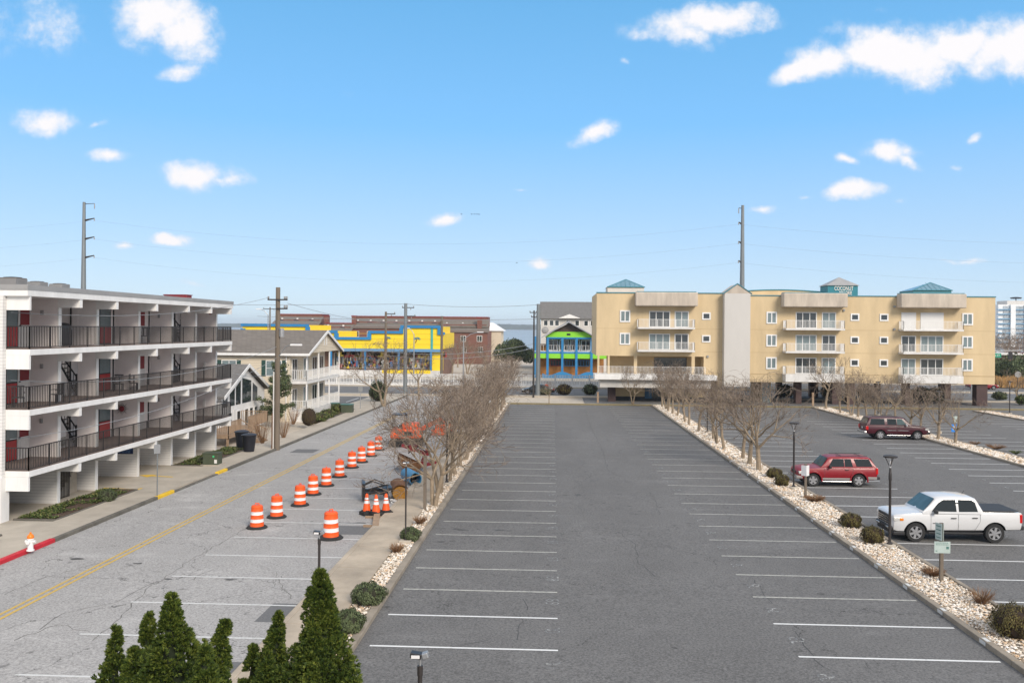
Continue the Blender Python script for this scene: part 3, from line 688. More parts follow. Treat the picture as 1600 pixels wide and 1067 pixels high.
sg = MB().box(-25.25, -24.35, FY[3]-.14, FY[3]-.1, 1.0, 1.62).build('notice_board', mat('navy_sign', (.01,.03,.10), .5, .1), mo)
tl = MB(); rr = random.Random(2)
for i in range(6):
    x = -25.18
    while x < -24.5:
        q = rr.uniform(.05,.14); tl.box(x, x+q, FY[3]-.145, FY[3]-.14, 1.08+i*.085, 1.115+i*.085); x += q+.04
o = tl.build('notice_lines', mat('pale_blue_letters', (.10,.20,.38), .6, 0), sg); o.data.transform(Matrix.Translation((24, -37, -G(40))))
# sunburst wall ornament (hangs on the wall)
t = thing('sunburst_ornament', 'bronze sunburst ornament hanging on the motel party wall above a balcony', 'wall ornament', (-25.0, FY[3]-.17, 3.62)); t.scale = (1.0,)*3
b = MB(); 
for k in range(16):
    a = k*math.pi/8; rr_ = .44 if k % 2 == 0 else .32
    p0 = Vector((.14*math.cos(a-.18), 0, .14*math.sin(a-.18))); p1 = Vector((.14*math.cos(a+.18), 0, .14*math.sin(a+.18))); p2 = Vector((rr_*math.cos(a), 0, rr_*math.sin(a)))
    c = Vector((.2*math.cos(a), -.03, .2*math.sin(a))); b.poly(p0, c, p2); b.poly(c, p1, p2)
b.build('rays', mat('bronze', (.045,.018,.01), .6, .2, 8), t)
MB().lathe([(.15,0),(.16,-.03),(.09,-.06),(.01,-.065)], 16, axis='y').build('face', M['dark_red'], t, smooth=True)
# roof condensers
def condenser(label, x, y, s=1.0):
    t = thing('air_conditioner', label, 'air conditioner', (x, y, 10.22), group='air conditioners on the motel roof')
    w_ = .48*s; b = MB()
    b.box(-w_, w_, -w_, w_, .08, .5*s); b.build('cabinet', (bpy.data.materials.get('taupe_metal') or mat('taupe_metal', (.12,.10,.085), .6, .1)), t, bevel=.03)
    b = MB()
    for k in range(9):
        z = .11+k*.038*s; b.box(-w_-.008, w_+.008, -w_-.008, w_+.008, z, z+.02)
    b.build('louvres', M['grey_trim'], t)
    b = MB(); b.lathe([(w_*.9,.5*s),(w_*.9,.53*s),(.1,.56*s)], 20); b.build('fan_guard', M['black'], t)
    MB().box(-w_-.05, w_+.05, -w_-.05, w_+.05, 0, .08).build('pad', M['concrete'], t)
p = at(20, 440, 40); condenser('widest taupe air conditioner at the near corner of the motel roof', p.x, 40, .92)
p = at(35, 440, 42); condenser('small taupe air conditioner just behind the corner one on the motel roof', p.x, 42.6, .6)
p = at(58, 440, 42); condenser('taupe air conditioner between two others on the motel roof', p.x, 42, .74)
p = at(93, 445, 44); condenser('taupe air conditioner nearest the street pole on the motel roof', p.x, 44, .74)
p = at(278, 465, 55); t = thing('roof_hatch', 'dark red box on the far part of the motel roof', 'roof hatch', (p.x, 55, 10.22))
MB().box(-.75,.75,-.4,.4,0,.2).build('cover', M['dark_red'], t, bevel=.02); MB().box(-.8,.8,-.45,.45,.2,.25).build('lid', M['dark_red'], t, bevel=.02)
# balcony furniture
def patio_chair(loc, rz, label):
    t = thing('patio_chair', label, 'chair', loc, rz, 'balcony furniture')
    MB().box(-.24,.24,-.22,.22,.40,.44).build('seat', M['black'], t, bevel=.01)
    b = MB()
    for i in range(6): b.box(-.22+i*.08, -.19+i*.08, .2, .23, .44, .9)
    b.box(-.24,.24,.19,.24,.88,.94); b.build('backrest', M['black'], t)
    for sx in (-1,1):
        for sy in (-1,1): MB().box(sx*.21-.02, sx*.21+.02, sy*.19-.02, sy*.19+.02, 0, .4).build('leg', M['black'], t)
        MB().box(sx*.24-.02, sx*.24+.02, -.22, .22, .62, .65).build('armrest', M['black'], t)
patio_chair((-24.3, 38.2, LV[1][1]), .6, 'black patio chair on the middle balcony by the near end of the motel')
patio_chair((-23.7, 40.2, LV[1][1]), -.4, 'black patio chair beside the first wall of the middle motel balcony')
patio_chair((-24.6, 47.8, LV[1][1]), .3, 'black patio chair under the red storm door of the middle balcony')
patio_chair((-24.1, 48.6, LV[1][1]), 1.9, 'black patio chair against the third wall of the middle balcony')
patio_chair((-24.9, 51.6, LV[2][1]), .3, 'black patio chair on the top motel balcony by the white door')
for (x, y, z, lb) in ((-24.7, 42.3, LV[2][1], 'covered black grill on the top motel balcony in its second bay'), (-24.9, 55.0, LV[2][1], 'covered black grill on the top motel balcony towards the far end'), (-24.9, 55.2, LV[1][1], 'covered black grill on the middle motel balcony towards the far end')):
    t = thing('grill', lb, 'grill', (x, y, z), 0, 'grills on the motel balconies')
    MB().box(-.3,.3,-.45,.45,.05,.85).build('cart', M['black'], t, bevel=.04); MB().lathe([(.05,-.42),(.28,-.42),(.3,-.3),(.3,.3),(.28,.42),(.05,.42)], 14, (0,0,.88), 'y').build('hood', M['black'], t, smooth=True)
# ------------------------------------------------------------------ cottage
co = thing('cottage', 'small white cottage with a gabled glass front behind the wooden deck', 'house', (-27, 74.5, G(74)), world=True)
X = -27; Y0, Y1 = 69.3, 79.7; gz = G(74); ez, rz_ = 2.6, 4.85
MB().prism([(Y0, gz), (Y1, gz), (Y1, ez), ((Y0+Y1)/2, rz_), (Y0, ez)], X-14, X, 'x').build('wall', M['white'], co)
b = MB()
for s, ya in ((-1, Y0-.5), (1, Y1+.5)):
    m_ = (Y0+Y1)/2; b.prism([(m_, rz_+.12), (ya, ez-.05), (ya, ez+.1), (m_, rz_+.28)], X-14.2, X+.4, 'x')
rf = b.build('roof', M['shingle'], co)
b = MB()
for ya in (Y0-.5, Y1+.5):
    b.prism([((Y0+Y1)/2, rz_+.02), (ya, ez-.15), (ya, ez+.14), ((Y0+Y1)/2, rz_+.31)], X+.4, X+.46, 'x')
b.build('barge_board', M['white'], co)
for (a, c, z0, za, zc) in ((71.0,72.1,1.75,2.75,3.2),(72.4,73.5,1.75,3.25,3.75),(73.9,76.1,1.75,3.95,3.6),(76.5,77.7,1.75,3.4,2.9),(69.5,70.5,1.75,2.4,2.6)):
    b = MB().prism([(a,z0),(c,z0),(c,zc),(a,za)], X+.005, X+.03, 'x').build('gable_window', M['glass'], co)
for a in (70.6, 72.6, 74.5, 75.7, 76.9):
    window_on(co, 'window', (X+.01, a+.4, .35), .95, 1.75, '+x', M['white'], M['glass'], mull=0)
MB().box(X, X+.03, 71.9, 72.5, -.5, 1.4).build('door', M['offwhite'], co)
# deck
dk = thing('wooden_deck', 'weathered wooden deck with stairs and railings in front of the cottage', 'deck', (-25.5, 70, G(70)), world=True)
b = MB()
for i in range(22): b.box(-27, -24.6, 64.5+i*.3, 64.78+i*.3, .15, .2)
b.box(-27, -24.55, 64.45, 64.5, -.1, .15); b.box(-24.6, -24.55, 64.45, 71.2, -.1, .15); b.build('deck_boards', M['wood'], dk)
for x in (-26.8, -24.7):
    for y in (64.6, 67.5, 71): MB().box(x-.08, x+.08, y-.08, y+.08, G(70)-.1, .15).build('post', M['wood'], dk)
railing('railing', [(-27, 64.5), (-24.6, 64.5), (-24.6, 67.2)], .2, .95, M['wood'], dk, .16, .02, 1.4)
railing('railing', [(-24.6, 68.8), (-24.6, 73.5), (-26.9, 73.5)], .2, .95, M['wood'], dk, .16, .02, 1.4)
b = MB()
for i in range(5): b.box(-24.55+i*.3, -24.2+i*.3, 67.3, 68.7, -.02-i*.17, .03-i*.17)
for y in (67.25, 68.72): b.obox((-23.85, y, -.35), 1.9, .06, .25, Matrix.Rotation(.52, 3, 'Y')); b.obox((-23.85, y, .6), 1.8, .07, .06, Matrix.Rotation(.52, 3, 'Y'))
for y in (67.25, 68.72):
    for i in range(8): b.box(-24.5+i*.2, -24.47+i*.2, y-.015, y+.015, -.2-i*.11, .95-i*.115)
b.build('stairs', M['wood'], dk)
# ------------------------------------------------------------------ cream house
ho = thing('cream_house', 'two-storey cream sided house with grey gable roof and white porches', 'house', (-26, 84, G(84)), world=True)
X, Y0, Y1 = -25.7, 83.3, 96.2; gz = G(90); ez, rz_ = 5.85, 7.85; m_ = (Y0+Y1)/2
MB().box(-46, X, Y0, Y1, gz-.2, ez).build('wall', M['beige_siding'], ho)
MB().prism([(Y0-.1, ez), (Y1+.1, ez), (m_, rz_)], X, X+1.75, 'x').build('gable', M['beige_siding'], ho)
b = MB()
for ya in (Y0-.45, Y1+.45): b.prism([(m_, rz_+.02), (ya, ez-.18), (ya, ez+.02), (m_, rz_+.22)], -46.5, X+2.0, 'x')
b.build('roof', M['shingle_br'], ho)
b = MB(); b.box(-46.5, X+2.0, Y0-.5, Y0-.42, ez-.25, ez-.02)
for ya in (Y0-.47, Y1+.47): b.prism([(m_, rz_-.06), (ya, ez-.24), (ya, ez+.0), (m_, rz_+.24)], X+2.0, X+2.06, 'x')
b.build('fascia', M['white'], ho); 
for (px, w_) in ((358, 1.5), (428, 1.6)):
    p = at(px, 572, Y0)
    window_on(ho, 'window', (p.x, Y0, 4.35), w_, 1.55, '-y', M['white'], M['glass_pale'], mull=1, hm=1)
    for s in (-1, 1): MB().box(p.x+s*(w_/2+.22)-.2, p.x+s*(w_/2+.22)+.2, Y0-.05, Y0, 3.57, 5.13).build('shutter', mat('dark_green_shutter', (.02,.06,.05), .6, .1) if 'dark_green_shutter' not in bpy.data.materials else bpy.data.materials['dark_green_shutter'], ho)
b = MB(); p = atX(455, 600, X); b.tube([(X-.35, Y0-.08, ez-.2), (X-.35, Y0-.08, gz)], .05, 6); b.build('downspout', M['white'], ho)
for zf in (.15, 3.12):
    MB().box(X, -24.0, Y0, Y1, zf-.28, zf).build('porch_floor', M['offwhite'], ho)
    railing('porch_railing', [(X, Y0+.03), (-24.05, Y0+.03), (-24.05, Y1-.03)], zf, 1.05, M['white'], ho, .2, .015, 2.1)
    for (y, w_, mm) in ((84.7, 1.7, 'glass'), (88.6, 1.8, 'glass_pale'), (91.9, 1.9, 'glass'), (94.6, 1.5, 'glass')):
        window_on(ho, 'sliding_door', (X, y, zf+1.08), w_, 2.1, '+x', M['white'], M[mm])
    for y in (Y0+.1, Y0+4.3, Y0+8.6, Y1-.1): MB().box(-24.12, -24.0, y-.06, y+.06, zf, zf+2.72).build('porch_post', M['white'], ho)
MB().box(X, -24.02, Y0+.04, Y1-.04, gz-.2, -.13).build('porch_skirt', M['white_siding'], ho)
MB().box(X+1.752, X+1.79, m_-.6, m_-.35, 6.5, 7.3).build('gable_vent', M['offwhite'], ho)
MB().box(X+1.752, X+1.79, m_+.35, m_+.6, 6.5, 7.3).build('gable_vent', M['offwhite'], ho)

# ------------------------------------------------------------------ condominium block
YC = 113.0
cd = thing('condominium', 'tan stucco four-storey condominium on brick piers with white balconies', 'apartment building', (30, YC, G(120)), world=True)
cx = lambda px, Y=YC: at(px, 515, Y).x
XL, XR = cx(932), cx(1555); ZP = 12.85; GZ = G(120)
xa, xt0, xt1 = cx(1118), cx(1129), cx(1169)
b = MB(); b.box(XL, xt0+.3, YC, YC+14, 4.95, ZP+.25); b.box(cx(1100), xt0+.3, YC+.004, YC+14, 1.9, 4.95)
b.box(xt1-.3, XR, YC, YC+14, 1.75, ZP)
b.build('wall', M['tan'], cd)
for (z) in (5.55, 8.5): 
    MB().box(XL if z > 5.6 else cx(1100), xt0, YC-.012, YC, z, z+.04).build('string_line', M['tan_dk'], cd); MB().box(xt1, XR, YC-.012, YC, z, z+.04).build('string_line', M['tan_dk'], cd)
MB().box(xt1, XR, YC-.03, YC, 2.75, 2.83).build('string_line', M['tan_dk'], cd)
b = MB(); b.box(XL-.05, xt0, YC-.08, YC+.35, ZP+.25, ZP+.38); b.box(xt1, XR+.05, YC-.08, YC+.35, ZP, ZP+.13); b.build('parapet_cap', M['teal'], cd)
# stair tower
MB().box(xt0, xt1, YC-1.2, YC+4, 1.2, 13.1).build('stair_tower', M['greywhite'], cd)
b = MB(); xm = (xt0+xt1)/2
b.prism([(xt0, 13.1), (xt1, 13.1), (xm, 14.3)], YC-1.2, YC+3, 'y'); b.build('tower_gable', M['beige'], cd)
b = MB()
for s, e in ((-1, xt0-.2), (1, xt1+.2)): b.prism([(xm, 14.30), (e, 13.02), (e, 13.12), (xm, 14.42)], YC-1.28, YC-.6, 'y')
b.build('tower_roof', M['teal'], cd)
# ground part left
MB().box(xt0-.6, xt0+.0, YC, YC+10, GZ, 1.9).build('ground_wall', M['tan'], cd)
MB().box(cx(962), cx(1128), YC+2.2, YC+9, GZ, 2.2).build('ground_wall', M['tan'], cd)
MB().box(cx(962)-.02, cx(1128), YC+2.16, YC+2.2, GZ, GZ+.55).build('base_band', mat('dark_base', (.04,.045,.05), .8, .2), cd)
MB().box(cx(1011), cx(1022), YC+2.1, YC+2.2, GZ+.3, GZ+2.3).build('door', mat('blue_door', (.02,.10,.20), .5, .1), cd)
MB().box(cx(1023), cx(1036), YC+2.1, YC+2.2, GZ+.3, GZ+2.2).build('door', M['glass'], cd)
MB().box(cx(1198), cx(1210), YC+2.1, YC+2.3, GZ, GZ+2.5).build('door', mat('teal_door', (.03,.16,.22), .5, .1), cd)
MB().box(cx(1196), cx(1212), YC+2.3, YC+8, GZ, 1.75).build('ground_wall', M['tan'], cd)
for (a, c) in ((951,963),(1245,1254),(1302,1316),(1326,1338),(1416,1424),(1528,1545)):
    MB().box(cx(a), cx(c), YC+.2, YC+1.4, GZ-.1, 1.9 if a > 1000 else 2.6).build('pier', M['brick_dk'], cd)
    if a > 1000: MB().box(cx(a)+.5, cx(c)+.5, YC+11.5, YC+12.5, GZ-.1, 1.75).build('pier', M['brick_dk'], cd)
MB().box(XL-.3, cx(1116), YC-2.3, YC+2, 1.98, 2.62).build('terrace_slab', M['white'], cd, bevel=.03)
MB().box(cx(937), cx(1108), YC-1.6, YC+2, .95, 1.98).build('terrace_skirt', M['greywhite'], cd)
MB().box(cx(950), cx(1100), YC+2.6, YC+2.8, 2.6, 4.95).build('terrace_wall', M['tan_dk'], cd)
MB().box(cx(1026), cx(1078), YC+2.5, YC+2.6, 2.9, 4.7).build('terrace_windows', M['glass'], cd)
for a in (934, 950, 991, 1081): MB().box(cx(a), cx(a+(3 if a < 960 else 5)), YC-.0, YC+.5, 2.6, 4.95).build('terrace_column', M['tan'], cd)
railing('terrace_railing', [(XL+.1, YC-2.1), (cx(1098), YC-2.1)], 2.62, 1.05, M['white'], cd, .17, .02, 3.6)
# balconies
BG = [(995,1083,[508.5,545.5],[(1014,1047,3),(1054,1076,2)],0), (1223,1314,[514.5,550.5,588],[(1243,1276,3),(1284,1306,2)],1), (1404,1497,[517.5,553.5,591.5],[(1408,1431,2),(1438,1474,3)],2)]
rows = [10.05-1.35, 7.12-1.35, 4.2-1.35]
for (a, c, ys, drs, gi) in BG:
    x0, x1 = cx(a), cx(c)
    MB().box(x0-.3, x1+.35, YC-1.55, YC-.002, 11.42, ZP+.35).build('parapet_box', M['beige'], cd, bevel=.12, seg=3)
    MB().box(x0-.1, x1+.15, YC-1.4, YC+.3, ZP+.34, ZP+.46).build('parapet_cap', M['teal'], cd)
    for r in range(len(ys)):
        z = rows[r]; low = gi and r == 2
        MB().box(x0, x1, YC-1.6, YC-.003, z-.22 if not low else z-.95, z).build('balcony_slab', M['offwhite'], cd, bevel=.02)
        railing('balcony_railing', [(x0+.05, YC-.1), (x0+.05, YC-1.52), (x1-.05, YC-1.52), (x1-.05, YC-.1)], z, 1.02, M['white'], cd, .16, .018, 2.4)
        for (da, db, n) in drs:
            if gi == 2 and r == 0:
                MB().box(cx(da), cx(db), YC-.06, YC, z+.0, z+2.15).build('roller_shutter', brick_mat('roller_shutter', (.74,.74,.73), (.72,.72,.71), (.5,.5,.5), 1, 30, .09, .012, var=.1), cd)
            else:
                window_on(cd, 'sliding_door', ((cx(da)+cx(db))/2, YC, z+1.06), cx(db)-cx(da), 2.1, '-y', M['white'], M['glass'] if (r+n) % 2 else M['glass_pale'], mull=n-1, fw=.11)
for (px, zi) in [(976.5,0),(976.5,1)]+[(1205.5,i) for i in range(3)]+[(1511.5,i) for i in range(3)]:
    z = rows[zi]+1.35+(.06 if px < 1000 else 0)
    window_on(cd, 'window', (cx(px), YC, z), 1.35, 1.55, '-y', M['white'], M['glass_pale'], mull=1, fw=.17, t=.09)
for (px, zi) in [(1103.5,0),(1103.5,1)]+[(1335.5,i) for i in range(3)]+[(1381,i) for i in range(3)]:
    window_on(cd, 'small_window', (cx(px), YC, rows[zi]+1.5), 1.1, .95, '-y', M['white'], M['glass'], mull=0, fw=.17, t=.09)
for px, z in ((1106,5.0),(1318,11.1),(1397,11.6),(1397,8.7)): MB().box(cx(px)-.12, cx(px)+.12, YC-.2, YC, z-.15, z+.12).build('wall_light', M['grey_trim'], cd, bevel=.03)
# pyramid skylights
for (a, c, ap, zb) in ((948,1004,976,13.1),(1419,1478,1446,12.9)):
    x0, x1, xp = cx(a, YC+4), cx(c, YC+4), cx(ap, YC+6); y0, y1, ym = YC+2.5, YC+7, YC+4.7; h = zb+.9
    s = MB().box(x0, x1, y0, y1, zb-.6, h).build('skylight_base', M['greywhite'] if a < 1000 else M['teal'], cd)
    b = MB(); p = (xp, ym, h+1.15)
    for q in (((x0-.1,y0-.1,h),(x1+.1,y0-.1,h)),((x1+.1,y0-.1,h),(x1+.1,y1,h)),((x1+.1,y1,h),(x0-.1,y1,h)),((x0-.1,y1,h),(x0-.1,y0-.1,h))): b.poly(*q, p)
    b.build('pyramid_skylight', M['teal_glass'], cd)
    b = MB()
    for q in ((x0-.1,y0-.1,h),(x1+.1,y0-.1,h),(x1+.1,y1,h)): b.tube([q, p], .06, 4)
    for i in range(1, 8):
        t_ = i/8; q = Vector((x0+(x1-x0)*t_, y0-.12, h+.01)); tt = min(1, 1-abs(t_-.5)*2); e = Vector(((x0+(x1-x0)*t_), y0+(ym-y0)*tt*.98, h+1.15*tt*.98)); b.tube([q, e+Vector((0,-.02,.02))], .025, 4)
    b.tube([(x0-.1,y0-.12,h+.02),(x1+.1,y0-.12,h+.02)], .07, 4); b.build('skylight_bars', M['teal'], cd)
# hotel behind with curved roofs and the lettered cupola
YH = 134-2.0
ht = thing('hotel', 'tan hotel with curved parapet and a teal lettered cupola rising behind the condominium', 'hotel', (45, YC+16, GZ), world=True)
b = MB(); n = 24; x0, x1 = cx(1085, 131), cx(1345, 131)
pts = [(x0+(x1-x0)*i/n, 13.2+1.15*math.sin(math.pi*i/n)**.8) for i in range(n+1)]
b.prism([(x0, 10)]+pts+[(x1, 10)], 130, 133.5, 'y'); b.build('curved_parapet', M['tan'], ht)
b = MB(); b.tube([(p[0], 129.97, p[1]+.06) for p in pts], .1, 4); b.build('parapet_cap', M['teal'], ht)
MB().box(x0, x1, 128.6, 130, GZ+8.5, 12.9).build('wall', M['tan'], ht)
x0, x1 = cx(1291, 128), cx(1338, 128)
cu = MB().box(x0, x1, 127.5, 131, 13.2, 15.0).build('cupola', mat('teal_panel', (.01,.17,.23), .5, .08, .6), ht)
b = MB(); xm = (x0+x1)/2; p = (xm, 129.2, 16.3)
for q in (((x0-.2,127.3,15.0),(x1+.2,127.3,15.0)),((x1+.2,127.3,15.0),(x1+.2,131.2,15.0)),((x1+.2,131.2,15.0),(x0-.2,131.2,15.0)),((x0-.2,131.2,15.0),(x0-.2,127.3,15.0))): b.poly(*q, p)
b.poly((x0-.2,127.3,14.99),(x1+.2,127.3,14.99),(x1+.2,131.2,14.99),(x0-.2,131.2,14.99)); b.build('cupola_roof', M['grey_trim'], ht)
o = text('cupola_lettering', 'COCONUT', .85, M['white'], ht, (cx(1318,127.4), 127.44, 14.55), (R(90),0,0), .02, .62)
o = text('cupola_lettering', 'MALORIE', .80, M['white'], ht, (cx(1321,127.4), 127.44, 13.88), (R(90),0,0), .02, .55)
# ------------------------------------------------------------------ vegetation
def bare_tree(name, seed, H=5.6, spread=3.0, stems=2, trunk_h=1.5, dens=1.0, r0=.13):
    """leafless vase-shaped street tree: trunk with limbs, and a crown of twigs"""
    rnd = random.Random(seed); T = MB(); C = MB(); tips = [0]
    def perp(d, ang, az):
        a = d.cross(Vector((0,0,1))); 
        if a.length < .1: a = d.cross(Vector((1,0,0)))
        a.normalize(); b = d.cross(a)
        return (d*math.cos(ang)+(a*math.cos(az)+b*math.sin(az))*math.sin(ang)).normalized()
    def grow(p, d, L_, r, lv):
        n = 4 if lv < 2 else (3 if lv < 4 else 2); pts = [p.copy()]; rad = [r]; q = p.copy(); dd = d.copy()
        for i in range(n):
            j = .16 if lv < 3 else .25
            dd = (dd+Vector((rnd.uniform(-j,j), rnd.uniform(-j,j), rnd.uniform(-j*.6,j)+(.035 if lv < 3 else .0)))).normalized()
            ho_ = math.hypot(q.x, q.y)
            if ho_ > spread and lv > 1: dd = (dd-Vector((q.x,q.y,0))/ho_*.35+Vector((0,0,.12))).normalized()
            if q.z > H*.93: dd = (dd-Vector((0,0,.5))).normalized()
            q = q+dd*L_/n; pts.append(q.copy()); rad.append(r*(1-.45*(i+1)/n))
        (T if lv < 3 else C).tube(pts, rad, 7 if lv == 0 else (5 if lv < 3 else 3), caps=False)
        if lv >= 6: return
        nc = [3, 3, 3, 3, 4, 3][lv]; 
        if lv >= 3: nc = max(2, int(nc*dens+rnd.random()*.9))
        for k in range(nc):
            t = 1.0 if k == 0 else rnd.uniform(.35, 1.0); i = min(n-1, int(t*n)); f = t*n-i
            pp = pts[i].lerp(pts[i+1], f); dir_ = (pts[i+1]-pts[i]).normalized()
            ang = rnd.uniform(.4, 1.0) if k else rnd.uniform(.1, .4)
            grow(pp, perp(dir_, ang, rnd.uniform(0, 6.28)+k*2.1), L_*rnd.uniform(.58, .86), max(.0095, rad[i+1]*rnd.uniform(.62, .85)), lv+1)
    for s in range(stems):
        az = rnd.uniform(0,6.28)+s*6.28/stems; lean = .12 if stems == 1 else .22
        b = Vector((.08*math.cos(az)*(stems > 1), .08*math.sin(az)*(stems > 1), -.05))
        d = Vector((math.cos(az)*lean, math.sin(az)*lean, 1)).normalized()
        # stem
        top = b+d*trunk_h*rnd.uniform(.85,1.1); mid = b.lerp(top, .5)+Vector((rnd.uniform(-.06,.06), rnd.uniform(-.06,.06), 0)); rr_ = r0/stems**.35
        T.tube([b, b+d*.12, mid, top], [rr_*1.35, rr_, rr_*.88, rr_*.8], 8, caps=False)
        nl = 3 if stems > 1 else 4
        for k in range(nl):
            grow(top, perp(d, rnd.uniform(.65, 1.1) if k else .35, az+k*6.28/nl+rnd.uniform(-.4,.4)), (H-trunk_h)*.38*rnd.uniform(.85,1.15), rr_*.6, 1)
    t = thing(name, '', 'tree')
    a = T.build('trunk', M['bark'], t, smooth=True, fix=False); c = C.build('crown', M['twig'], t, fix=False)
    return t, len(C.f)
protos = [bare_tree('bare_tree', 11, 5.7, 3.0, 1, 1.9, .82)[0], bare_tree('bare_tree', 23, 5.5, 2.8, 1, 2.0, .78)[0], bare_tree('bare_tree', 37, 5.6, 3.0, 2, 1.7, .75)[0], bare_tree('bare_tree', 41, 5.4, 2.8, 1, 1.8, .82)[0], bare_tree('bare_tree', 52, 5.8, 3.9, 2, 1.5, .9, .15)[0], bare_tree('bare_tree', 67, 5.4, 3.2, 1, 1.3, .75, .15)[0]]
used = set()
def put_tree(k, x, y, rz, sc, label, grp):
    pr = protos[k]
    if k in used: t = dup(pr, (x, y, G(y)+.05), rz, label, sc)
    else: used.add(k); t = pr; t.location = (x, y, G(y)+.05); t.rotation_euler = (0,0,rz); t.scale = (sc,)*3 if not isinstance(sc, tuple) else sc; t['label'] = label
    t['group'] = grp
rnd = random.Random(77)
ys = [42.2, 45.6, 49.3, 52, 55, 57.9, 61.5, 65.3, 69, 72.6, 76.3, 80.2, 84, 88, 92, 96, 100, 104]
for i, y in enumerate(ys):
    put_tree(4 if i in (0, 1) else i % 4, -5.88+rnd.uniform(-.08,.08), y, rnd.uniform(0, 6.28), (1.06 if i < 2 else rnd.uniform(.92,1.06))+(.10 if y > 70 else 0), 'bare crape myrtle, %s from the near end of the left rock bed' % ORD[i] if i else 'bare crape myrtle nearest the camera in the rock bed beside the street pavement', 'bare trees in the left rock bed')
ys = [55.4, 58, 60.4, 65.8, 68.9, 71.7, 77.4, 82.9, 86.4, 92.2, 95.1, 98, 101, 104]
for i, y in enumerate(ys):
    put_tree(5 if i < 2 else (i+2) % 4, 13.05+rnd.uniform(-.15,.15), y, rnd.uniform(0, 6.28), (1.08 if i < 2 else rnd.uniform(.92,1.04)+(.1 if i > 11 else 0)), ('bare crape myrtle, %s from the near end of the middle rock bed' % ORD[i]) if i else 'bare crape myrtle at the near end of the middle tree row, beside clipped bushes', 'bare trees in the middle rock bed')
ys = [71.2, 74.2, 78, 80.5, 83.6, 86.2, 88.8, 91, 93.3, 95.6, 98.8, 104.5]
for i, y in enumerate(ys):
    put_tree(5 if i in (0,1,3,8) else (i+1) % 4, 32.4+rnd.uniform(-.15,.15), y, rnd.uniform(0, 6.28), rnd.uniform(.82,.93)+(.25 if i == 11 else 0), ('bare crape myrtle, %s from the near end of the right rock bed' % ORD[i]) if i else 'bare crape myrtle at the near end of the right tree row, by the blue sign', 'bare trees in the right rock bed')
p = gp(985, 629); put_tree(2, p.x, 108.0, 1.0, .9, 'multi-stemmed bare tree alone in front of the terrace of the condominium', 'bare trees along the highway')
p = at(858, 612, 108); put_tree(0, p.x, 108.2, 2.0, .5, 'small low bare tree beside the steel pole at the far lot edge', 'bare trees along the highway')
for (px, y, s, lb) in ((600, 101, 1.35, 'tall bare tree beside the street end with an evergreen bush at its foot'), (655, 112, 1.1, 'bare tree by the highway in front of the yellow store')):
    q = at(px, 600, y); put_tree(4 if px == 600 else 1, q.x, y, px*.1, s, lb, 'bare trees along the highway')
for i, (px, y, s, lb) in enumerate(((1590, 118, .8, 'slender bare tree by the highway at the right edge of the photo'), (1562, 175, 1.6, 'tall bare tree across the highway beside the corner of the condominium'), (1580, 185, 1.9, 'tallest bare tree across the highway below the far white tower'), (1600, 178, 1.7, 'tall bare tree across the highway at the right edge of the photo'), (1572, 196, 1.7, 'bare tree behind the low brown building across the highway'), (1620, 190, 1.9, 'bare tree behind the others at the far right edge'))):
    q = at(px, 600, y); put_tree(i % 4, q.x, y, i*1.3, s, lb, 'bare trees across the highway')
for i, (px, y, s, lb) in enumerate(((705, 158, 1.2, 'bare tree at the right corner of the yellow store'), (730, 175, 1.3, 'bare tree below the brick condos near the street light'), (757, 190, 1.3, 'bare tree left of the round evergreen across the highway'), (715, 205, 1.4, 'bare tree close to the brick condo walls'))):
    q = at(px, 600, y); put_tree((i+1) % 4, q.x, y, i*1.7, s, lb, 'bare trees before the brick condos')

def leaf_ball(mb, c, rx, ry, rz, n, s, rnd, flat=.0, shell=.55, up=0.3):
    """small leaf faces spread through an ellipsoid"""
    for _ in range(n):
        th = rnd.uniform(0, 6.283); cz = rnd.uniform(-.9, 1); q = math.sqrt(1-cz*cz); r = rnd.uniform(shell, 1)**.5
        r *= 1+.10*math.sin(3*th+cz*4)+.08*math.sin(7*th-2*cz)
        d = Vector((q*math.cos(th), q*math.sin(th), cz)); p = Vector((c[0]+d.x*r*rx, c[1]+d.y*r*ry, c[2]+max(-.95, d.z)*r*rz))
        a = Vector((rnd.uniform(-1,1), rnd.uniform(-1,1), rnd.uniform(-1,1))).normalized(); nrm = (d+a*.8).normalized(); u = nrm.cross(Vector((0,0,1)) if abs(nrm.z) < .9 else Vector((1,0,0))).normalized(); v = nrm.cross(u)
        k = s*rnd.uniform(.6, 1.3); mb.poly(p-u*k*.5, p+v*k*.8+nrm*k*.2, p+u*k*.5, p-v*k*.8)
def bush(name, label, px, py, w, h, m, n=1400, grp=None, dz=.07, box=0, leaf=.034, cat='bush'):
    g_ = gp(px, py); t = thing(name, label, cat, (g_.x, g_.y, g_.z+dz), group=grp)
    rnd = random.Random(int(px*7+py)); b = MB()
    b.lathe([(.01, .02)]+[(w/2*.86*math.cos(a)**(.5 if box else .8), h*.48+h*.45*math.sin(a)) for a in [R(-80+20*i) for i in range(9)]]+[(.01, h*.94)], 14)
    b.build('inner_branches', mat('inner_'+m, (.02,.02,.01) if m == 'shrub' else (.03,.018,.01), .95, .3, 8) if 'inner_'+m not in bpy.data.materials else bpy.data.materials['inner_'+m], t)  # solid core coloured dark like the shaded inside of the leaves
    f = MB(); leaf_ball(f, (0,0,h*.5), w/2, w/2, h/2*(1.12 if box else 1), n, leaf, rnd, shell=.72)
    f.build('foliage', M[m], t, fix=False); return t
MG = 'clipped bushes in the middle rock bed'
bush('clipped_bush', 'low clipped bush nearest the tree row in the middle rock bed', 1210, 748, .95, .55, 'shrub_brown', 3400, MG, box=1)
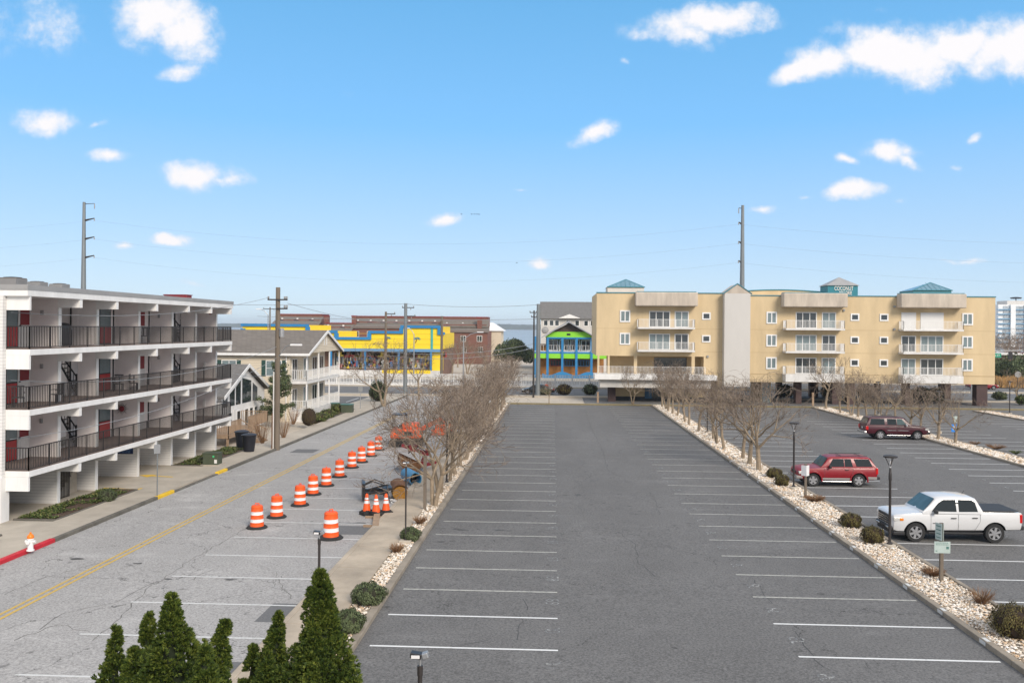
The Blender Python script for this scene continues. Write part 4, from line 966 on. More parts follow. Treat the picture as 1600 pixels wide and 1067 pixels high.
bush('clipped_bush', 'squarish clipped bush just left of the lamp post by the red two-door car', 1221.5, 761, .82, .62, 'shrub_brown', 3400, MG, box=1)
bush('clipped_bush', 'dark clipped bush left of the lamp post in front of the white pickup', 1329, 826, .95, .6, 'shrub_brown', 3800, MG, box=1)
bush('clipped_bush', 'clipped bush right at the foot of the lamp post near the white pickup', 1363.5, 851, .92, .66, 'shrub_brown', 3800, MG, box=1)
bush('clipped_bush', 'largest bronzed clipped bush, at the right edge of the photo', 1588, 998, 1.35, .85, 'shrub_brown', 6000, MG, box=1)
LG = 'round bushes in the left rock bed'
bush('round_bush', 'low green bush of the left rock bed, farther of the nearest pair', 576, 947, 1.12, .62, 'shrub', 4800, LG, box=1)
bush('round_bush', 'low green bush of the left rock bed, nearest the camera', 546, 992, .85, .62, 'shrub', 4800, LG, box=1)
bush('round_bush', 'dark green round bush behind the base of the lamp post', 641, 848, .85, .55, 'shrub', 3600, LG, box=1)
bush('round_bush', 'dark clipped bush in the motel planting bed near the carport', 167.5, 786, .9, .6, 'shrub', 2000, 'bushes at the motel', box=1)
bush('round_bush', 'low dark bush beside the green utility box', 320, 727, 1.0, .5, 'shrub', 1500, 'bushes at the motel', box=1)
bush('cone_bush', 'brown cone-shaped bush at the corner of the cream house', 482.5, 667, 1.5, 1.75, 'shrub_brown', 1800)
bush('evergreen_bush', 'dark evergreen bush at the foot of the tall bare tree', 590, 628, 2.2, 2.6, 'shrub', 2200, leaf=.1)
for i, (px, py, w_, h_, m_, lb) in enumerate(((850.5,618,1.7,1.0,'shrub','dark green ball bush right of the steel pole'),(881,618,2.3,1.6,'shrub_brown','brown leafless-looking ball bush in front of the green restaurant'),(922,618,2.1,1.6,'shrub','green ball bush left of the condominium pier'),(1562,626,1.9,1.2,'shrub','dark ball bush right of the last condominium pier'),(1228,622,2.4,1.9,'shrub','dark shrub beside the teal door under the condominium'),(1298,622,3.0,1.9,'shrub','wide dark shrub under the condominium beside a pier'),(1352,623,2.6,2.2,'shrub','dark leaning evergreen under the condominium'),(1440,629,3.2,2.1,'shrub','dark green shrub behind the right tree row'),(1462,629,2.4,2.0,'shrub','second dark green shrub behind the right tree row, beside the wider one'),(1597,633,1.6,1.3,'groundcover','yellow-green shrub at the right edge near the far lot corner'))):
    bush('ball_bush', lb, px, py, w_, h_, m_, 900, 'shrubs along the highway', leaf=.12)
for i, (px, py, w_, lb) in enumerate(((500,660,1.7,'yellow-green shrub next to the cone bush of the cream house'),(512,654,1.6,'yellow-flowered shrub in the middle of the cream house bed'),(528,645,1.4,'yellow-green shrub at the far end of the cream house bed'))):
    bush('flowering_shrub', lb, px, py, w_, .9, 'groundcover', 1000, 'shrubs before the cream house porch', leaf=.09)
p = at(800, 560, 210); t = thing('round_evergreen', 'large round evergreen tree across the highway beside the bay', 'tree', (p.x, 210, -1))
MB().tube([(0,0,0),(0,0,4)], [.4,.25], 8).build('trunk', M['bark'], t)
f = MB(); rnd = random.Random(4)
for (a,b_,c,r) in ((0,0,4.2,3.2),(-2,0,3.4,2.6),(2.2,.5,3.2,2.6),(.8,-1,5.0,2.2),(4.6,0,2.6,2.2)): leaf_ball(f, (a,b_,c), r, r, r*.8, 1500, .3, rnd, shell=.6)
f.build('crown', M['shrub'], t, fix=False)
for i, (px, y, r_, lb) in enumerate(((1565,168,3.2,'dark evergreen mass beside the far corner of the condominium'),(1592,165,3.6,'dark evergreen mass at the right edge beyond the highway'),(1600,160,2.6,'low dark evergreen at the right edge behind the red car'))):
    p = at(px, 560, y); t = thing('evergreen_tree', lb, 'tree', (p.x, y, -1), group='evergreens across the highway')
    MB().tube([(0,0,0),(0,0,3)], [.3,.2], 8).build('trunk', M['bark'], t); f = MB()
    for q in range(4): leaf_ball(f, (rnd.uniform(-1.5,1.5), rnd.uniform(-1,1), rnd.uniform(1.6,3.2)), r_*.8, r_*.8, r_*.7, 800, .28, rnd, shell=.5)
    f.build('crown', M['shrub'], t, fix=False)
# dry tufts in the rock beds and garden
def tuft(label, px, py, w_, h_, m, n=160, grp='dry plants in the rock beds', cat='plant', name='dry_plant', r=.006):
    g_ = gp(px, py); t = thing(name, label, cat, (g_.x, g_.y, g_.z+.07), group=grp); rnd = random.Random(int(px*3+py)); b = MB()
    for _ in range(n):
        a = rnd.uniform(0,6.28); l = rnd.uniform(.5,1); q = Vector((math.cos(a)*w_/2*l*.5, math.sin(a)*w_/2*l*.5, 0)); e = Vector((math.cos(a)*w_/2*l, math.sin(a)*w_/2*l, h_*rnd.uniform(.5,1)))
        mid = q.lerp(e, .5)+Vector((rnd.uniform(-.04,.04), rnd.uniform(-.04,.04), h_*.18)); b.tube([q*.3, mid, e], [r, r*.8, r*.4], 3, caps=False)
    b.build('stems', M[m], t, fix=False); return t
M['dry'] = island_mat('dry_stems', [(.10,.05,.03),(.22,.12,.06),(.32,.20,.11)], .9, 3)
tuft('flat brown dried plant beside the wooden sign post of the middle bed', 1273, 786, 1.2, .35, 'dry', 500)
tuft('flat brown dried plant right beside the near wooden sign post', 1458, 903, .9, .3, 'dry', 400)
tuft('twiggy leafless plant next to the largest bronzed bush', 1533, 948, .9, .55, 'dry', 160)
tuft('reddish twiggy plant just beyond the lamp post of the left bed', 656, 822, .75, .42, 'dry', 220)
tuft('reddish twiggy plant just before the lamp post of the left bed', 620, 867, .7, .42, 'dry', 200)
tuft('small dried plant in the right rock bed near the blue sign', 1523, 696, 1.0, .3, 'dry', 160); tuft('wider brown dried plant in the right rock bed', 1556, 703, 1.7, .4, 'dry', 260)
tuft('small yellowish plant in the right rock bed at the photo edge', 1587, 711, 1.0, .35, 'groundcover', 160)
tuft('bare upright shrub in the sand beside the utility pole', 443, 686, 1.5, 1.9, 'dry', 60, 'bare shrubs in the sandy front yard', 'shrub', 'bare_shrub', .010)
tuft('bare upright shrub behind the trash bins', 410, 694, 1.7, 2.0, 'dry', 60, 'bare shrubs in the sandy front yard', 'shrub', 'bare_shrub', .010)
tuft('bare upright shrub before the white skirt of the cream house', 458, 664, 1.6, 1.9, 'dry', 60, 'bare shrubs in the sandy front yard', 'shrub', 'bare_shrub', .010)
for (px, y, w_, h_, lb) in ((1568, 152, 9, 2.0, 'tan ornamental grass clump across the highway past the condominium'), (1590, 150, 7, 1.8, 'tan ornamental grass clump at the right edge across the highway')):
    p = at(px, 585, y); t = thing('ornamental_grass', lb, 'grass clump', (p.x, y, -.9), group='ornamental grass'); b = MB(); rnd = random.Random(px)
    for _ in range(500):
        a = rnd.uniform(-w_/2, w_/2); c = rnd.uniform(-1,1); b.tube([(a,c,0),(a+rnd.uniform(-.5,.5),c,h_*rnd.uniform(.5,1))],[.05,.02],3,caps=False)
    b.build('blades', mat('tan_grass', (.38,.22,.08), .9, .2), t, fix=False)
# planting beds of the motel
def planting(label, x0, x1, y0, y1, n):
    t = thing('planting_bed', label, 'planting bed', ((x0+x1)/2, y0, G(y0)), group='planting beds of the motel', world=True)
    slab(MB(), x0, x1, y0, y1, .14).build('mulch', M['mulch'], t)
    e = MB(); slab(e, x1, x1+.08, y0, y1, .17); slab(e, x0, x1, y0-.08, y0, .17); slab(e, x0, x1, y1, y1+.08, .17); e.build('edging', M['kerb_old'], t)
    rnd = random.Random(int(y0)); f = MB()
    for _ in range(n):
        x = rnd.uniform(x0+.1, x1-.1); y = rnd.uniform(y0+.1, y1-.1)
        if math.sin(x*2.3+y*1.1)+math.sin(y*2.9-x*3.1)+rnd.uniform(-.5,.5)+(.9 if x < (x0+x1)/2 else -.2) > 0:
            z = G(y)+.14; k = rnd.uniform(.035,.075); a = rnd.uniform(0,6.28); h = rnd.uniform(.0,.09)
            u = Vector((math.cos(a), math.sin(a), 0))*k; v = Vector((-math.sin(a), math.cos(a), rnd.uniform(.2,1.0)))*k; c = Vector((x,y,z+h)); f.poly(c-u*.6, c-v*.3, c+u*.6, c+v)
    o = f.build('ground_cover', M['groundcover'], t, fix=False); tag(o, kind='stuff')
planting('mulched planting bed with ground cover at the near corner of the motel', -23.95, -22.05, 37.4, 44.9, 7000)
planting('mulched planting bed around the green utility box at the far end of the motel', -24.0, -22.05, 53.4, 62.2, 6000)
planting('green bed along the white skirt of the cream house', -23.9, -22.2, 82.6, 95.5, 4500)
planting('small planted strip at the left edge behind the fire hydrant', -26.5, -22.6, 31.6, 34.4, 3500)
# pine shrub between the cottage and the cream house
p = atX(428, 655, -25.2); t = thing('pine_tree', 'small dark pine behind the wooden utility pole, between the two houses', 'tree', (p.x, 78.0, G(78)))
b = MB(); f = MB(); rnd = random.Random(9); b.tube([(0,0,0),(.1,.1,2.5),(0,0,5.4)], [.16,.12,.04], 7)
for k in range(34):
    z = rnd.uniform(.9, 5.2); a = rnd.uniform(0,6.28); l = rnd.uniform(.5,1.0)*(2.1-abs(z-2.4)*.45); e = Vector((math.cos(a)*l, math.sin(a)*l, z+rnd.uniform(.1,.7))); b.tube([(0,0,z-.2), e], [.05,.015], 4)
    for q in range(3): c = Vector((0,0,z)).lerp(e, .45+.28*q); leaf_ball(f, c, .34, .34, .28, 120, .09, rnd, shell=.1)
b.build('trunk', M['bark'], t); f.build('crown', M['shrub'], t, fix=False)
# foreground junipers
def juniper(label, spires, seed):
    bx_, by_, _ = spires[0][0]
    t = thing('juniper', label, 'juniper', (bx_, by_, G(by_)), group='dark green junipers in the foreground', world=True)
    rnd = random.Random(seed); F = MB(); C = MB()
    MB().tube([(bx_,by_,G(by_)-.05),(bx_,by_,1.5)], [.12,.08], 7).build('trunk', M['bark'], t)
    for (b0, tip, r0, n) in spires:
        b0 = Vector(b0); tip = Vector(tip); ax = tip-b0; L_ = ax.length; d = ax.normalized()
        u = d.cross(Vector((0,1,0))).normalized(); v = d.cross(u)
        prof = lambda s: r0*(max(0, (1-s))**.86)*1.12*(.8+.2*math.sin(s*19+seed))*(1 if s > .15 else .8+s*1.3)
        C.tube([b0+ax*s for s in (0,.2,.4,.6,.8,.93)], [prof(s)*.62 for s in (0,.2,.4,.6,.8,.93)], 8)
        for _ in range(int(n/7.5)):
            s = 1-rnd.random()**.8; s = min(.985, s); th = rnd.uniform(0,6.283)
            lump = 1+(.26*math.sin(3*th+s*19+seed)+.16*math.sin(5*th-s*33))*min(1, (1-s)*4+.15); r = prof(s)*lump*rnd.uniform(.66, 1.0)
            out = (u*math.cos(th)+v*math.sin(th)); c0 = b0+ax*s+out*r; cr = rnd.uniform(.05, .10)*(.35+.75*min(1, (1-s)*2.4))
            grow_d = (out*.6+d*.7+Vector((rnd.uniform(-.25,.25), rnd.uniform(-.25,.25), 0))).normalized()
            for j in range(17):
                q_ = Vector((rnd.gauss(0,1), rnd.gauss(0,1), rnd.gauss(0,1))).normalized(); q_ = (q_+grow_d*.75).normalized()
                c = c0+q_*cr*rnd.uniform(.75, 1.05)+grow_d*cr*.3; k = rnd.uniform(.022, .042)
                for q in range(5):
                    e = (q_*.8+grow_d*.5+Vector((rnd.uniform(-.7,.7), rnd.uniform(-.7,.7), rnd.uniform(-.6,.7)))).normalized(); w_ = e.cross(Vector((rnd.uniform(-1,1), rnd.uniform(-1,1), rnd.uniform(-1,1)))).normalized()*k*.38
                    F.poly(c-w_, c+w_, c+e*k*1.5); x2 = e.cross(w_).normalized()*k*.36; F.poly(c-x2, c+x2, c+e*k*1.4)
    C.build('inner_branches', M['juniper_in'], t); F.build('foliage', M['juniper'], t, fix=False)  # darker core paints the shaded interior and blocks see-through
def jp(px, py, Y): v = at(px, py, Y); return (v.x, v.y, v.z)
def spire(bpx, bpy, tpx, tpy, Y, r, n, Yt=None): return (jp(bpx, bpy, Y), jp(tpx, tpy, Yt or Y), r, n)
juniper('wide juniper with several spires at the bottom left of the view', [spire(278,1250,268,928,11.6,.80,4600), spire(278,1230,354,970,11.3,.5,2600), spire(240,1250,232,958,11.9,.55,2600), spire(165,1260,182,978,12.3,.42,2000), spire(215,1280,208,1012,11.7,.6,2400), spire(320,1260,320,1010,11.0,.6,2200), spire(340,1260,345,1040,11.2,.4,1400)], 1)
juniper('slim leaning juniper spire in the middle of the foreground', [spire(395,1270,437,955,11.8,.42,3200), spire(415,1270,418,1020,11.6,.46,2200), spire(395,1270,396,1008,12.0,.36,1600)], 5)
juniper('tallest pointed juniper in the foreground, in front of the pavement', [spire(500,1270,501,890,11.6,.80,7600), spire(500,1270,556,1044,11.2,.42,1800), spire(480,1270,478,990,11.5,.62,2400)], 3)
bedm = MB(); slab(bedm, -14, 1.5, 6, 17, .09); struct('foreground_planting_ground', bedm, M['mulch'])
# ------------------------------------------------------------------ street furniture
def lamp_post(label, x, y, grp, H=3.75):
    t = thing('lamp_post', label, 'lamp post', (x, y, G(y)+.07), group=grp)
    MB().lathe([(.24,-.1),(.24,.12),(.2,.15)], 14).build('concrete_foot', M['concrete'], t)
    MB().lathe([(.11,.15),(.11,.19),(.055,.24),(.05,H*.72),(.065,H*.73),(.065,H*.80),(.05,H*.81),(.04,H*.86)], 10).build('post', M['lamp'], t, smooth=True)
    b = MB()
    for a in range(3):
        c, s = math.cos(a*2.094+.5), math.sin(a*2.094+.5); b.tube([(0,0,H*.86),(c*.2,s*.2,H*.975)], .016, 5)
    b.build('bracket', M['lamp'], t); MB().lathe([(.03,H*.86),(.03,H*.93),(.09,H*.965)], 10).build('lens', M['reflect'], t, smooth=True)
    MB().lathe([(.27,H*.972),(.28,H*.985),(.2,H*.995),(.02,H*1.0)], 18).build('shade', M['lamp'], t, smooth=True)
    return t
for (px, py, lb) in ((1240,766,'black lamp post in the middle bed beside the red two-door car'),(1390,858,'black lamp post in the middle bed in front of the white pickup'),(1105,678,'black lamp post among the trees of the middle bed'),(1068.5,657,'farthest black lamp post of the middle bed'),):
    g_ = gp(px, py); lamp_post(lb, g_.x, g_.y, 'lamp posts in the middle rock bed')
for (px, py, lb) in ((1467,677,'black lamp post in the right bed beside the blue sign'),(1372,650,'black lamp post rising behind the maroon car'),(1577.5,648,'black lamp post at the far right lot corner')):
    g_ = gp(px, py); lamp_post(lb, g_.x, g_.y, 'lamp posts in the right rock beds')
for (px, py, lb) in ((698,759,'black lamp post among the near trees of the left bed'),(736,708,'farther black lamp post among the trees of the left bed')):
    g_ = gp(px, py); lamp_post(lb, g_.x, g_.y, 'lamp posts among the left bed trees')
def flood_post(label, x, y, H, r=.033, two=True, z0=0.07, foot=.24):
    t = thing('floodlight_post', label, 'lamp post', (x, y, G(y)+z0), group='floodlight posts of the left bed')
    MB().box(-foot,foot,-foot,foot,-.1,.14).build('concrete_foot', M['concrete'], t, bevel=.02)
    MB().lathe([(r*2.2,.14),(r*2.2,.18),(r,.2),(r,H-.14),(r*1.25,H-.14),(r*1.25,H)], 12).build('post', M['lamp'], t, smooth=True)
    MB().tube([(0,0,H),(0,0,H+.1)], r*.5, 8).build('stem', M['steel'], t)
    b = MB(); b.obox((-.055,-.02,H+.155), .16,.13,.075, Matrix.Rotation(.15,3,'Y')); 
    b.build('floodlight', M['black'], t, bevel=.012); 
    b = MB(); b.obox((-.055,-.088,H+.15), .12,.006,.045); b.build('lens', M['reflect'], t)
    if two:
        b = MB(); b.obox((.075,.0,H+.15), .09,.12,.08, Matrix.Rotation(-.3,3,'Y')); b.build('floodlight', M['steel'], t, bevel=.012)
    return t
g_ = gp(633.6, 851); flood_post('black floodlight post in the left bed behind the round bush', g_.x, g_.y, 3.1)
p = at(499, 840, 21.2); flood_post('black floodlight post rising behind the tallest juniper', p.x, 21.2, 3.35)
p = at(656.5, 1028, 12.2); flood_post('floodlight post nearest the camera at the bottom of the view', p.x, 12.2, p.z-G(12.2)-.07-.1)
# parking sign posts
def sign_text_block(b, x0, x1, y, z0, z1, rows, seed):
    r_ = random.Random(seed)
    for i in range(rows):
        z = z1-(i+.75)*(z1-z0)/(rows+.3); x = x0+r_.uniform(.01,.03)
        while x < x1-.04: q = r_.uniform(.015,.05); b.box(x, min(x1-.02, x+q), y-.0015, y, z, z+.022); x += q+.012
g_ = gp(1470.5, 912)
M['pale_green'] = mat('faded_green_sign', (.42,.50,.47), .5, .08, 4); M['dk_green'] = mat('green_letters', (.07,.17,.15), .5, 0)
t = thing('parking_sign_post', 'wooden post with pale green parking signs in front of the white pickup', 'sign', (g_.x, g_.y, g_.z+.07), group='wooden sign posts of the middle bed')
MB().box(-.055,.055,-.055,.055,-.05,2.05).build('post', M['pole_wood'], t)
s1 = MB().box(-.27,.27,-.075,-.058,1.02,1.42).build('sign_plate', M['pale_green'], t); b = MB(); sign_text_block(b, -.24, .24, -.075, 1.27, 1.41, 2, 3); b.box(.13,.22,-.0765,-.075,1.16,1.25); b.box(-.23,-.17,-.0765,-.075,1.08,1.11); b.build('lettering', M['dk_green'], s1)
for sx in (-1, 1):
    b = MB(); rot = Matrix.Rotation(sx*-.35, 3, 'Z'); b.obox((sx*.075-.02, -.0, 1.75), .015, .30, .58, rot); s2 = b.build('sign_plate', M['pale_green'], t)
    b = MB(); 
    for i in range(4): b.obox((sx*.075-.02-.009*1, 0, 1.94-i*.13), .004, .2, .03, rot)
    b.build('lettering', M['dk_green'], s2)
g_ = gp(1258.5, 780); t = thing('parking_sign_post', 'wooden post with narrow signs seen edge-on beside the red two-door car', 'sign', (g_.x, g_.y, g_.z+.07), group='wooden sign posts of the middle bed')
MB().box(-.055,.055,-.055,.055,-.05,1.8).build('post', M['pole_wood'], t)
for sx in (-1, 1):
    b = MB(); b.obox((sx*.1, -.03, 1.45), .012, .3, .55, Matrix.Rotation(sx*-.75,3,'Z')); b.build('sign_plate', M['reflect'], t)
g_ = gp(1492, 686); t = thing('accessible_parking_sign', 'bright blue parking sign on a post at the near end of the right tree row', 'sign', (g_.x, g_.y, g_.z+.07))
MB().box(-.04,.04,-.04,.04,0,1.9).build('post', M['lamp'], t)
s1 = MB().box(-.32,.1,-.06,-.045,.55,1.2).build('sign_plate', mat('accessible_blue', (.02,.22,.70), .5, .05), t)
b = MB(); b.lathe([(.13,-.065),(.13,-.062),(.09,-.062),(.09,-.065)], 14, (-.1,0,.85), 'y', cap=False); b.box(-.13,-.09,-.066,-.062,.87,1.1); b.box(-.13,.0,-.066,-.062,.9,.94); b.build('wheelchair_symbol', M['white'], s1)
MB().box(-.16,.16,-.06,-.045,1.35,1.9).build('sign_plate', M['pale_green'], t)
for i, (px, py, h) in enumerate(((675,800,2.6),)):
    g_ = gp(px, py); t = thing('square_post', 'weathered square post leaning on nothing beside the nearest bare tree trunk', 'post', (g_.x-.35, g_.y, g_.z+.07)); t['label'] = 'weathered upright wooden post beside the nearest bare tree of the left bed'
    MB().box(-.07,.07,-.07,.07,0,h).build('post', M['pole_wood'], t); MB().box(-.1,.1,-.09,.09,h,h+.03).build('cap', M['pole_wood'], t)
for px, py, lb in ((1325,640,'short wooden stake left of the right bed at the far lot edge'),(1270,634,'short wooden stake at the far end of the right bed'),(934,629,'short wooden stake at the far lot edge left of the condominium')):
    g_ = gp(px, py); t = thing('wooden_stake', lb, 'post', (g_.x, g_.y, g_.z), group='wooden stakes at the far lot edge'); MB().box(-.12,.12,-.1,.1,-.1,1.6 if px != 934 else 1.3).build('post', M['wood'], t); MB().box(-.14,.14,-.12,.12,1.6 if px != 934 else 1.3,1.66 if px != 934 else 1.36).build('cap', M['wood'], t)
# street sign at the motel
g_ = gp(245.5, 779); t = thing('street_sign', 'parking sign seen almost edge-on on a thin steel pole at the yellow kerb', 'sign', (g_.x, g_.y, g_.z+.13))
MB().tube([(0,0,-.1),(0,0,2.75)], .03, 8).build('pole', M['pole_steel'], t)
b = MB(); b.obox((0,-.04,2.42), .34,.012,.46, Matrix.Rotation(.9,3,'Z')); b.build('sign_plate', M['steel'], t)
# hydrant
g_ = gp(47.5, 865); t = thing('fire_hydrant', 'white fire hydrant with an orange top beside the red kerb', 'fire hydrant', (g_.x, g_.y, g_.z+.12)); t.scale = (.82,)*3
MB().lathe([(.17,0),(.17,.05),(.13,.06),(.125,.1),(.12,.5),(.15,.52),(.15,.57),(.12,.59)], 18).build('barrel', M['white'], t, smooth=True)
MB().lathe([(.15,.59),(.155,.63),(.14,.70),(.09,.77),(.045,.80),(.045,.86),(.01,.87)], 18).build('bonnet', mat('hydrant_orange', (.80,.20,.01), .4, .05), t, smooth=True)
for nm, a, r_ in (('nozzle',0,.06),('nozzle',math.pi,.06),('pumper_nozzle',-math.pi/2,.08)):
    b = MB(); c, s = math.cos(a), math.sin(a); b.tube([(c*.1,s*.1,.43),(c*.2,s*.2,.43)], [r_,r_], 12); b.tube([(c*.2,s*.2,.43),(c*.24,s*.24,.43)], [r_*1.2]*2, 8); b.build(nm, M['white'], t)
# utility box + bins
g_ = gp(332, 731); t = thing('utility_box', 'green pad-mounted utility box in the far motel planting bed', 'utility box', (g_.x-.2, g_.y+.5, g_.z+.12)); t.scale = (.78,)*3
M['box_green'] = mat('utility_green', (.06,.075,.045), .6, .15, 2)
MB().box(-.62,.62,-.5,.5,.08,.95).build('cabinet', M['box_green'], t, bevel=.03); MB().box(-.66,.66,-.54,.54,.95,1.03).build('lid', M['box_green'], t, bevel=.02); MB().box(-.75,.75,-.65,.65,0,.08).build('pad', M['concrete'], t)
MB().box(.2,.34,-.515,-.502,.68,.82).build('sticker', mat('green_sticker', (.05,.5,.2), .5, 0), t); MB().box(.34,.56,-.51,-.502,.2,.5).build('sticker', M['offwhite'], t)
def wheelie(label, x, y, rz, s=1.0):
    t = thing('trash_bin', label, 'trash bin', (x, y, G(y)+.1), rz, 'trash bins on the pavement')
    b = MB(); n = 12; b.lathe([(.30*s,0),(.33*s,.1),(.44*s,1.02*s),(.46*s,1.05*s)], 14); b.build('body', mat('navy_plastic', (.012,.014,.022), .5, .1), t, smooth=True)
    MB().lathe([(.49*s,1.05*s),(.49*s,1.09*s),(.3*s,1.16*s),(.02,1.18*s)], 14).build('lid', bpy.data.materials['navy_plastic'], t, smooth=True)
    for sx in (-1,1): MB().lathe([(.09,-.03),(.09,.03)], 10, (sx*.25,.3,.1), 'x').build('wheel', M['rubber'], t)
    MB().tube([(-.25,.46*s,.98*s),(-.25,.54*s,1.0*s),(.25,.54*s,1.0*s),(.25,.46*s,.98*s)], .02, 6).build('handle', M['black'], t)
g_ = gp(389, 708); wheelie('round-lidded dark trash bin nearer the street', g_.x, g_.y, .3, 1.12)
g_ = gp(378, 702); wheelie('dark trash bin partly hidden behind the round-lidded one', g_.x-.1, g_.y+.2, -.4, 1.1)
# traffic drums
def drum(x, y, label, s=1.0):
    t = thing('traffic_drum', label, 'traffic drum', (x, y, G(y)), group='orange and white traffic drums')
    MB().lathe([(.44,0),(.46,.03),(.40,.09),(.33,.1)], 20).build('rubber_base', M['rubber'], t, smooth=True)
    zs = [.06,.22,.40,.55,.73,.88,.98]; rad = lambda z: .31-.06*z
    cols = ['orange','reflect','orange','reflect','orange']
    bands = [(.06,.28,'orange'),(.28,.42,'reflect'),(.42,.60,'orange'),(.60,.74,'reflect'),(.74,.94,'orange')]
    for (a, c, m) in bands: MB().lathe([(rad(a),a),(rad(a)-.008,a+.02),(rad(c)-.004,c-.02),(rad(c),c)], 22, cap=False).build('band', M[m], t, smooth=True)
    MB().lathe([(rad(.94),.94),(.2,1.0),(.02,1.01)], 22).build('top', M['orange'], t, smooth=True)
    MB().tube([(-.09,0,.99),(-.08,0,1.08),(.08,0,1.08),(.09,0,.99)], .022, 6).build('handle', M['orange'], t)
    return t
dpx = [(401.5,824.5),(432.3,808),(468.7,789.5),(489,772.5),(509.8,758.8),(530.5,745),(549.8,730.5),(564.8,722),(579.6,712.5),(591.4,703)]
dl = ['traffic drum at the near end of the diagonal line, closest to the camera'] + ['traffic drum, %s along the diagonal line from the near end' % ORD[i] for i in range(1, 9)] + ['traffic drum at the far end of the diagonal line, beside the orange digger']
first = None
for (px, py), lb in zip(dpx, dl):
    g_ = gp(px, py)
    if first is None: first = drum(g_.x, g_.y, lb)
    else: dup(first, (g_.x, g_.y, G(g_.y)), px*.7, lb)
g_ = gp(517, 841); dup(first, (g_.x, g_.y, G(g_.y)), 1, 'lone traffic drum standing off the diagonal line on a dark patch of the parking bay', 1.12)
p = at(853.5, 612, 126.5); dup(first, (p.x, 126.5, G(130)), 1, 'traffic drum on the highway beside the far steel pole', 1.25)
def cone(px, py, label):
    g_ = gp(px, py); t = thing('traffic_cone', label, 'traffic cone', (g_.x, g_.y, G(g_.y)), px*.1, 'traffic cones by the lumber')
    b = MB(); b.obox((0,0,.09), .55,.5,.18); b.obox((.03,.02,.2),.42,.4,.08, Matrix.Rotation(.3,3,'Z')); b.build('weighted_base', M['rubber'], t, bevel=.03)
    r = lambda z: .17*(1-(z-.2)/1.0)+.025
    for (a, c, m) in ((.2,.55,'orange'),(.55,.68,'reflect'),(.68,.73,'orange'),(.73,.82,'reflect'),(.82,.95,'orange')): MB().lathe([(r(a),a),(r(c),c)], 16, cap=False).build('band', M[m], t, smooth=True)
    MB().lathe([(r(.95),.95),(.03,1.0),(.005,1.01)], 12).build('tip', M['orange'], t, smooth=True)
cone(573,804,'left one of the three traffic cones by the lumber'); cone(587.5,806,'middle one of the three traffic cones, above the plank'); cone(603,804,'right one of the three traffic cones, by the broom attachment')
# lumber
def board(label, p, q, w_, h, z, wdt=None):
    a, b_ = gp(*p), gp(*q); c = (a+b_)/2; d = b_-a; t = thing('lumber', label, 'lumber', (c.x, c.y, G(c.y)+z), math.atan2(d.y, d.x), 'lumber on the parking bay')
    L_ = math.hypot(d.x, d.y); MB().box(-L_/2, L_/2, -w_/2, w_/2, 0, h).build('board', M['wood'], t, bevel=.006)
    e = MB()
    for s in (-1,1): e.box(s*L_/2, s*(L_/2+.004), -w_/2+.004, w_/2-.004, .004, h-.004)
    e.build('end_grain', M['kerb'], t)
board('wide plank laid over the two crosspieces beside the traffic cones', (590,800), (586.5,826), .28, .06, .11)
board('crosspiece of lumber under the far end of the wide plank', (571,809), (606,810), .1, .1, .0)
board('crosspiece of lumber under the near end of the wide plank', (568,823), (592,824), .1, .1, .0)
g_ = gp(627, 786); t = thing('debris', 'crumpled white scrap at the pavement edge behind the cones', 'debris', (g_.x-.35, g_.y, G(g_.y))); b = MB(); rnd = random.Random(1)
for i in range(9): b.poly(*[(rnd.uniform(-.3,.3), rnd.uniform(-.25,.25), rnd.uniform(0,.2)) for _ in range(3)])
b.build('scrap', M['offwhite'], t)
# sweeper attachment
M['rust'] = mat('rusty_steel', (.16,.07,.025), .8, .4, 4, .3, 30); M['ochre'] = mat('yellow_brush', (.36,.17,.025), .9, .3, 9, .5, 60)
g_ = gp(610, 781); t = thing('sweeper_attachment', 'black frame with a yellow sweeper brush lying by the pavement behind the cones', 'sweeper attachment', (g_.x-.35, g_.y+.2, G(g_.y)), .25)
b = MB(); b.lathe([(.12,-.9),(.36,-.9),(.40,-.6),(.40,.6),(.36,.9),(.12,.9)], 26, (.75,.2,.40), 'y'); b.build('brush', M['ochre'], t, smooth=True)
b = MB(); n = 10; pts = [(.75+.47*math.cos(a), .40+.47*math.sin(a)) for a in [R(30+13*i) for i in range(n)]]; pi_ = [(.75+.43*math.cos(a), .40+.43*math.sin(a)) for a in [R(30+13*i) for i in range(n)]]
b.prism(pts+pi_[::-1], -.8, 1.15, 'y'); b.build('hood', M['rust'], t)
b = MB(); b.box(-1.15,-1.0,-.75,.6,.1,.95); b.box(-1.0,.2,-.6,-.48,.35,.5); b.box(-1.0,.2,.3,.42,.35,.5); b.box(-.1,.1,-.7,.6,.3,.62); b.obox((-.45,-.1,.62), 1.0,.1,.1, Matrix.Rotation(-.25,3,'Y')); b.box(.1,.35,-.6,.5,.55,.68); b.build('frame', M['black'], t)
b = MB(); b.tube([(-1,-.2,.8),(-.6,-.1,.95),(-.1,0,.75),(.2,.1,.7)], .03, 6); b.tube([(-1,.1,.8),(-.5,.2,1.0),(0,.1,.8)], .03, 6); b.build('hoses', M['rubber'], t)
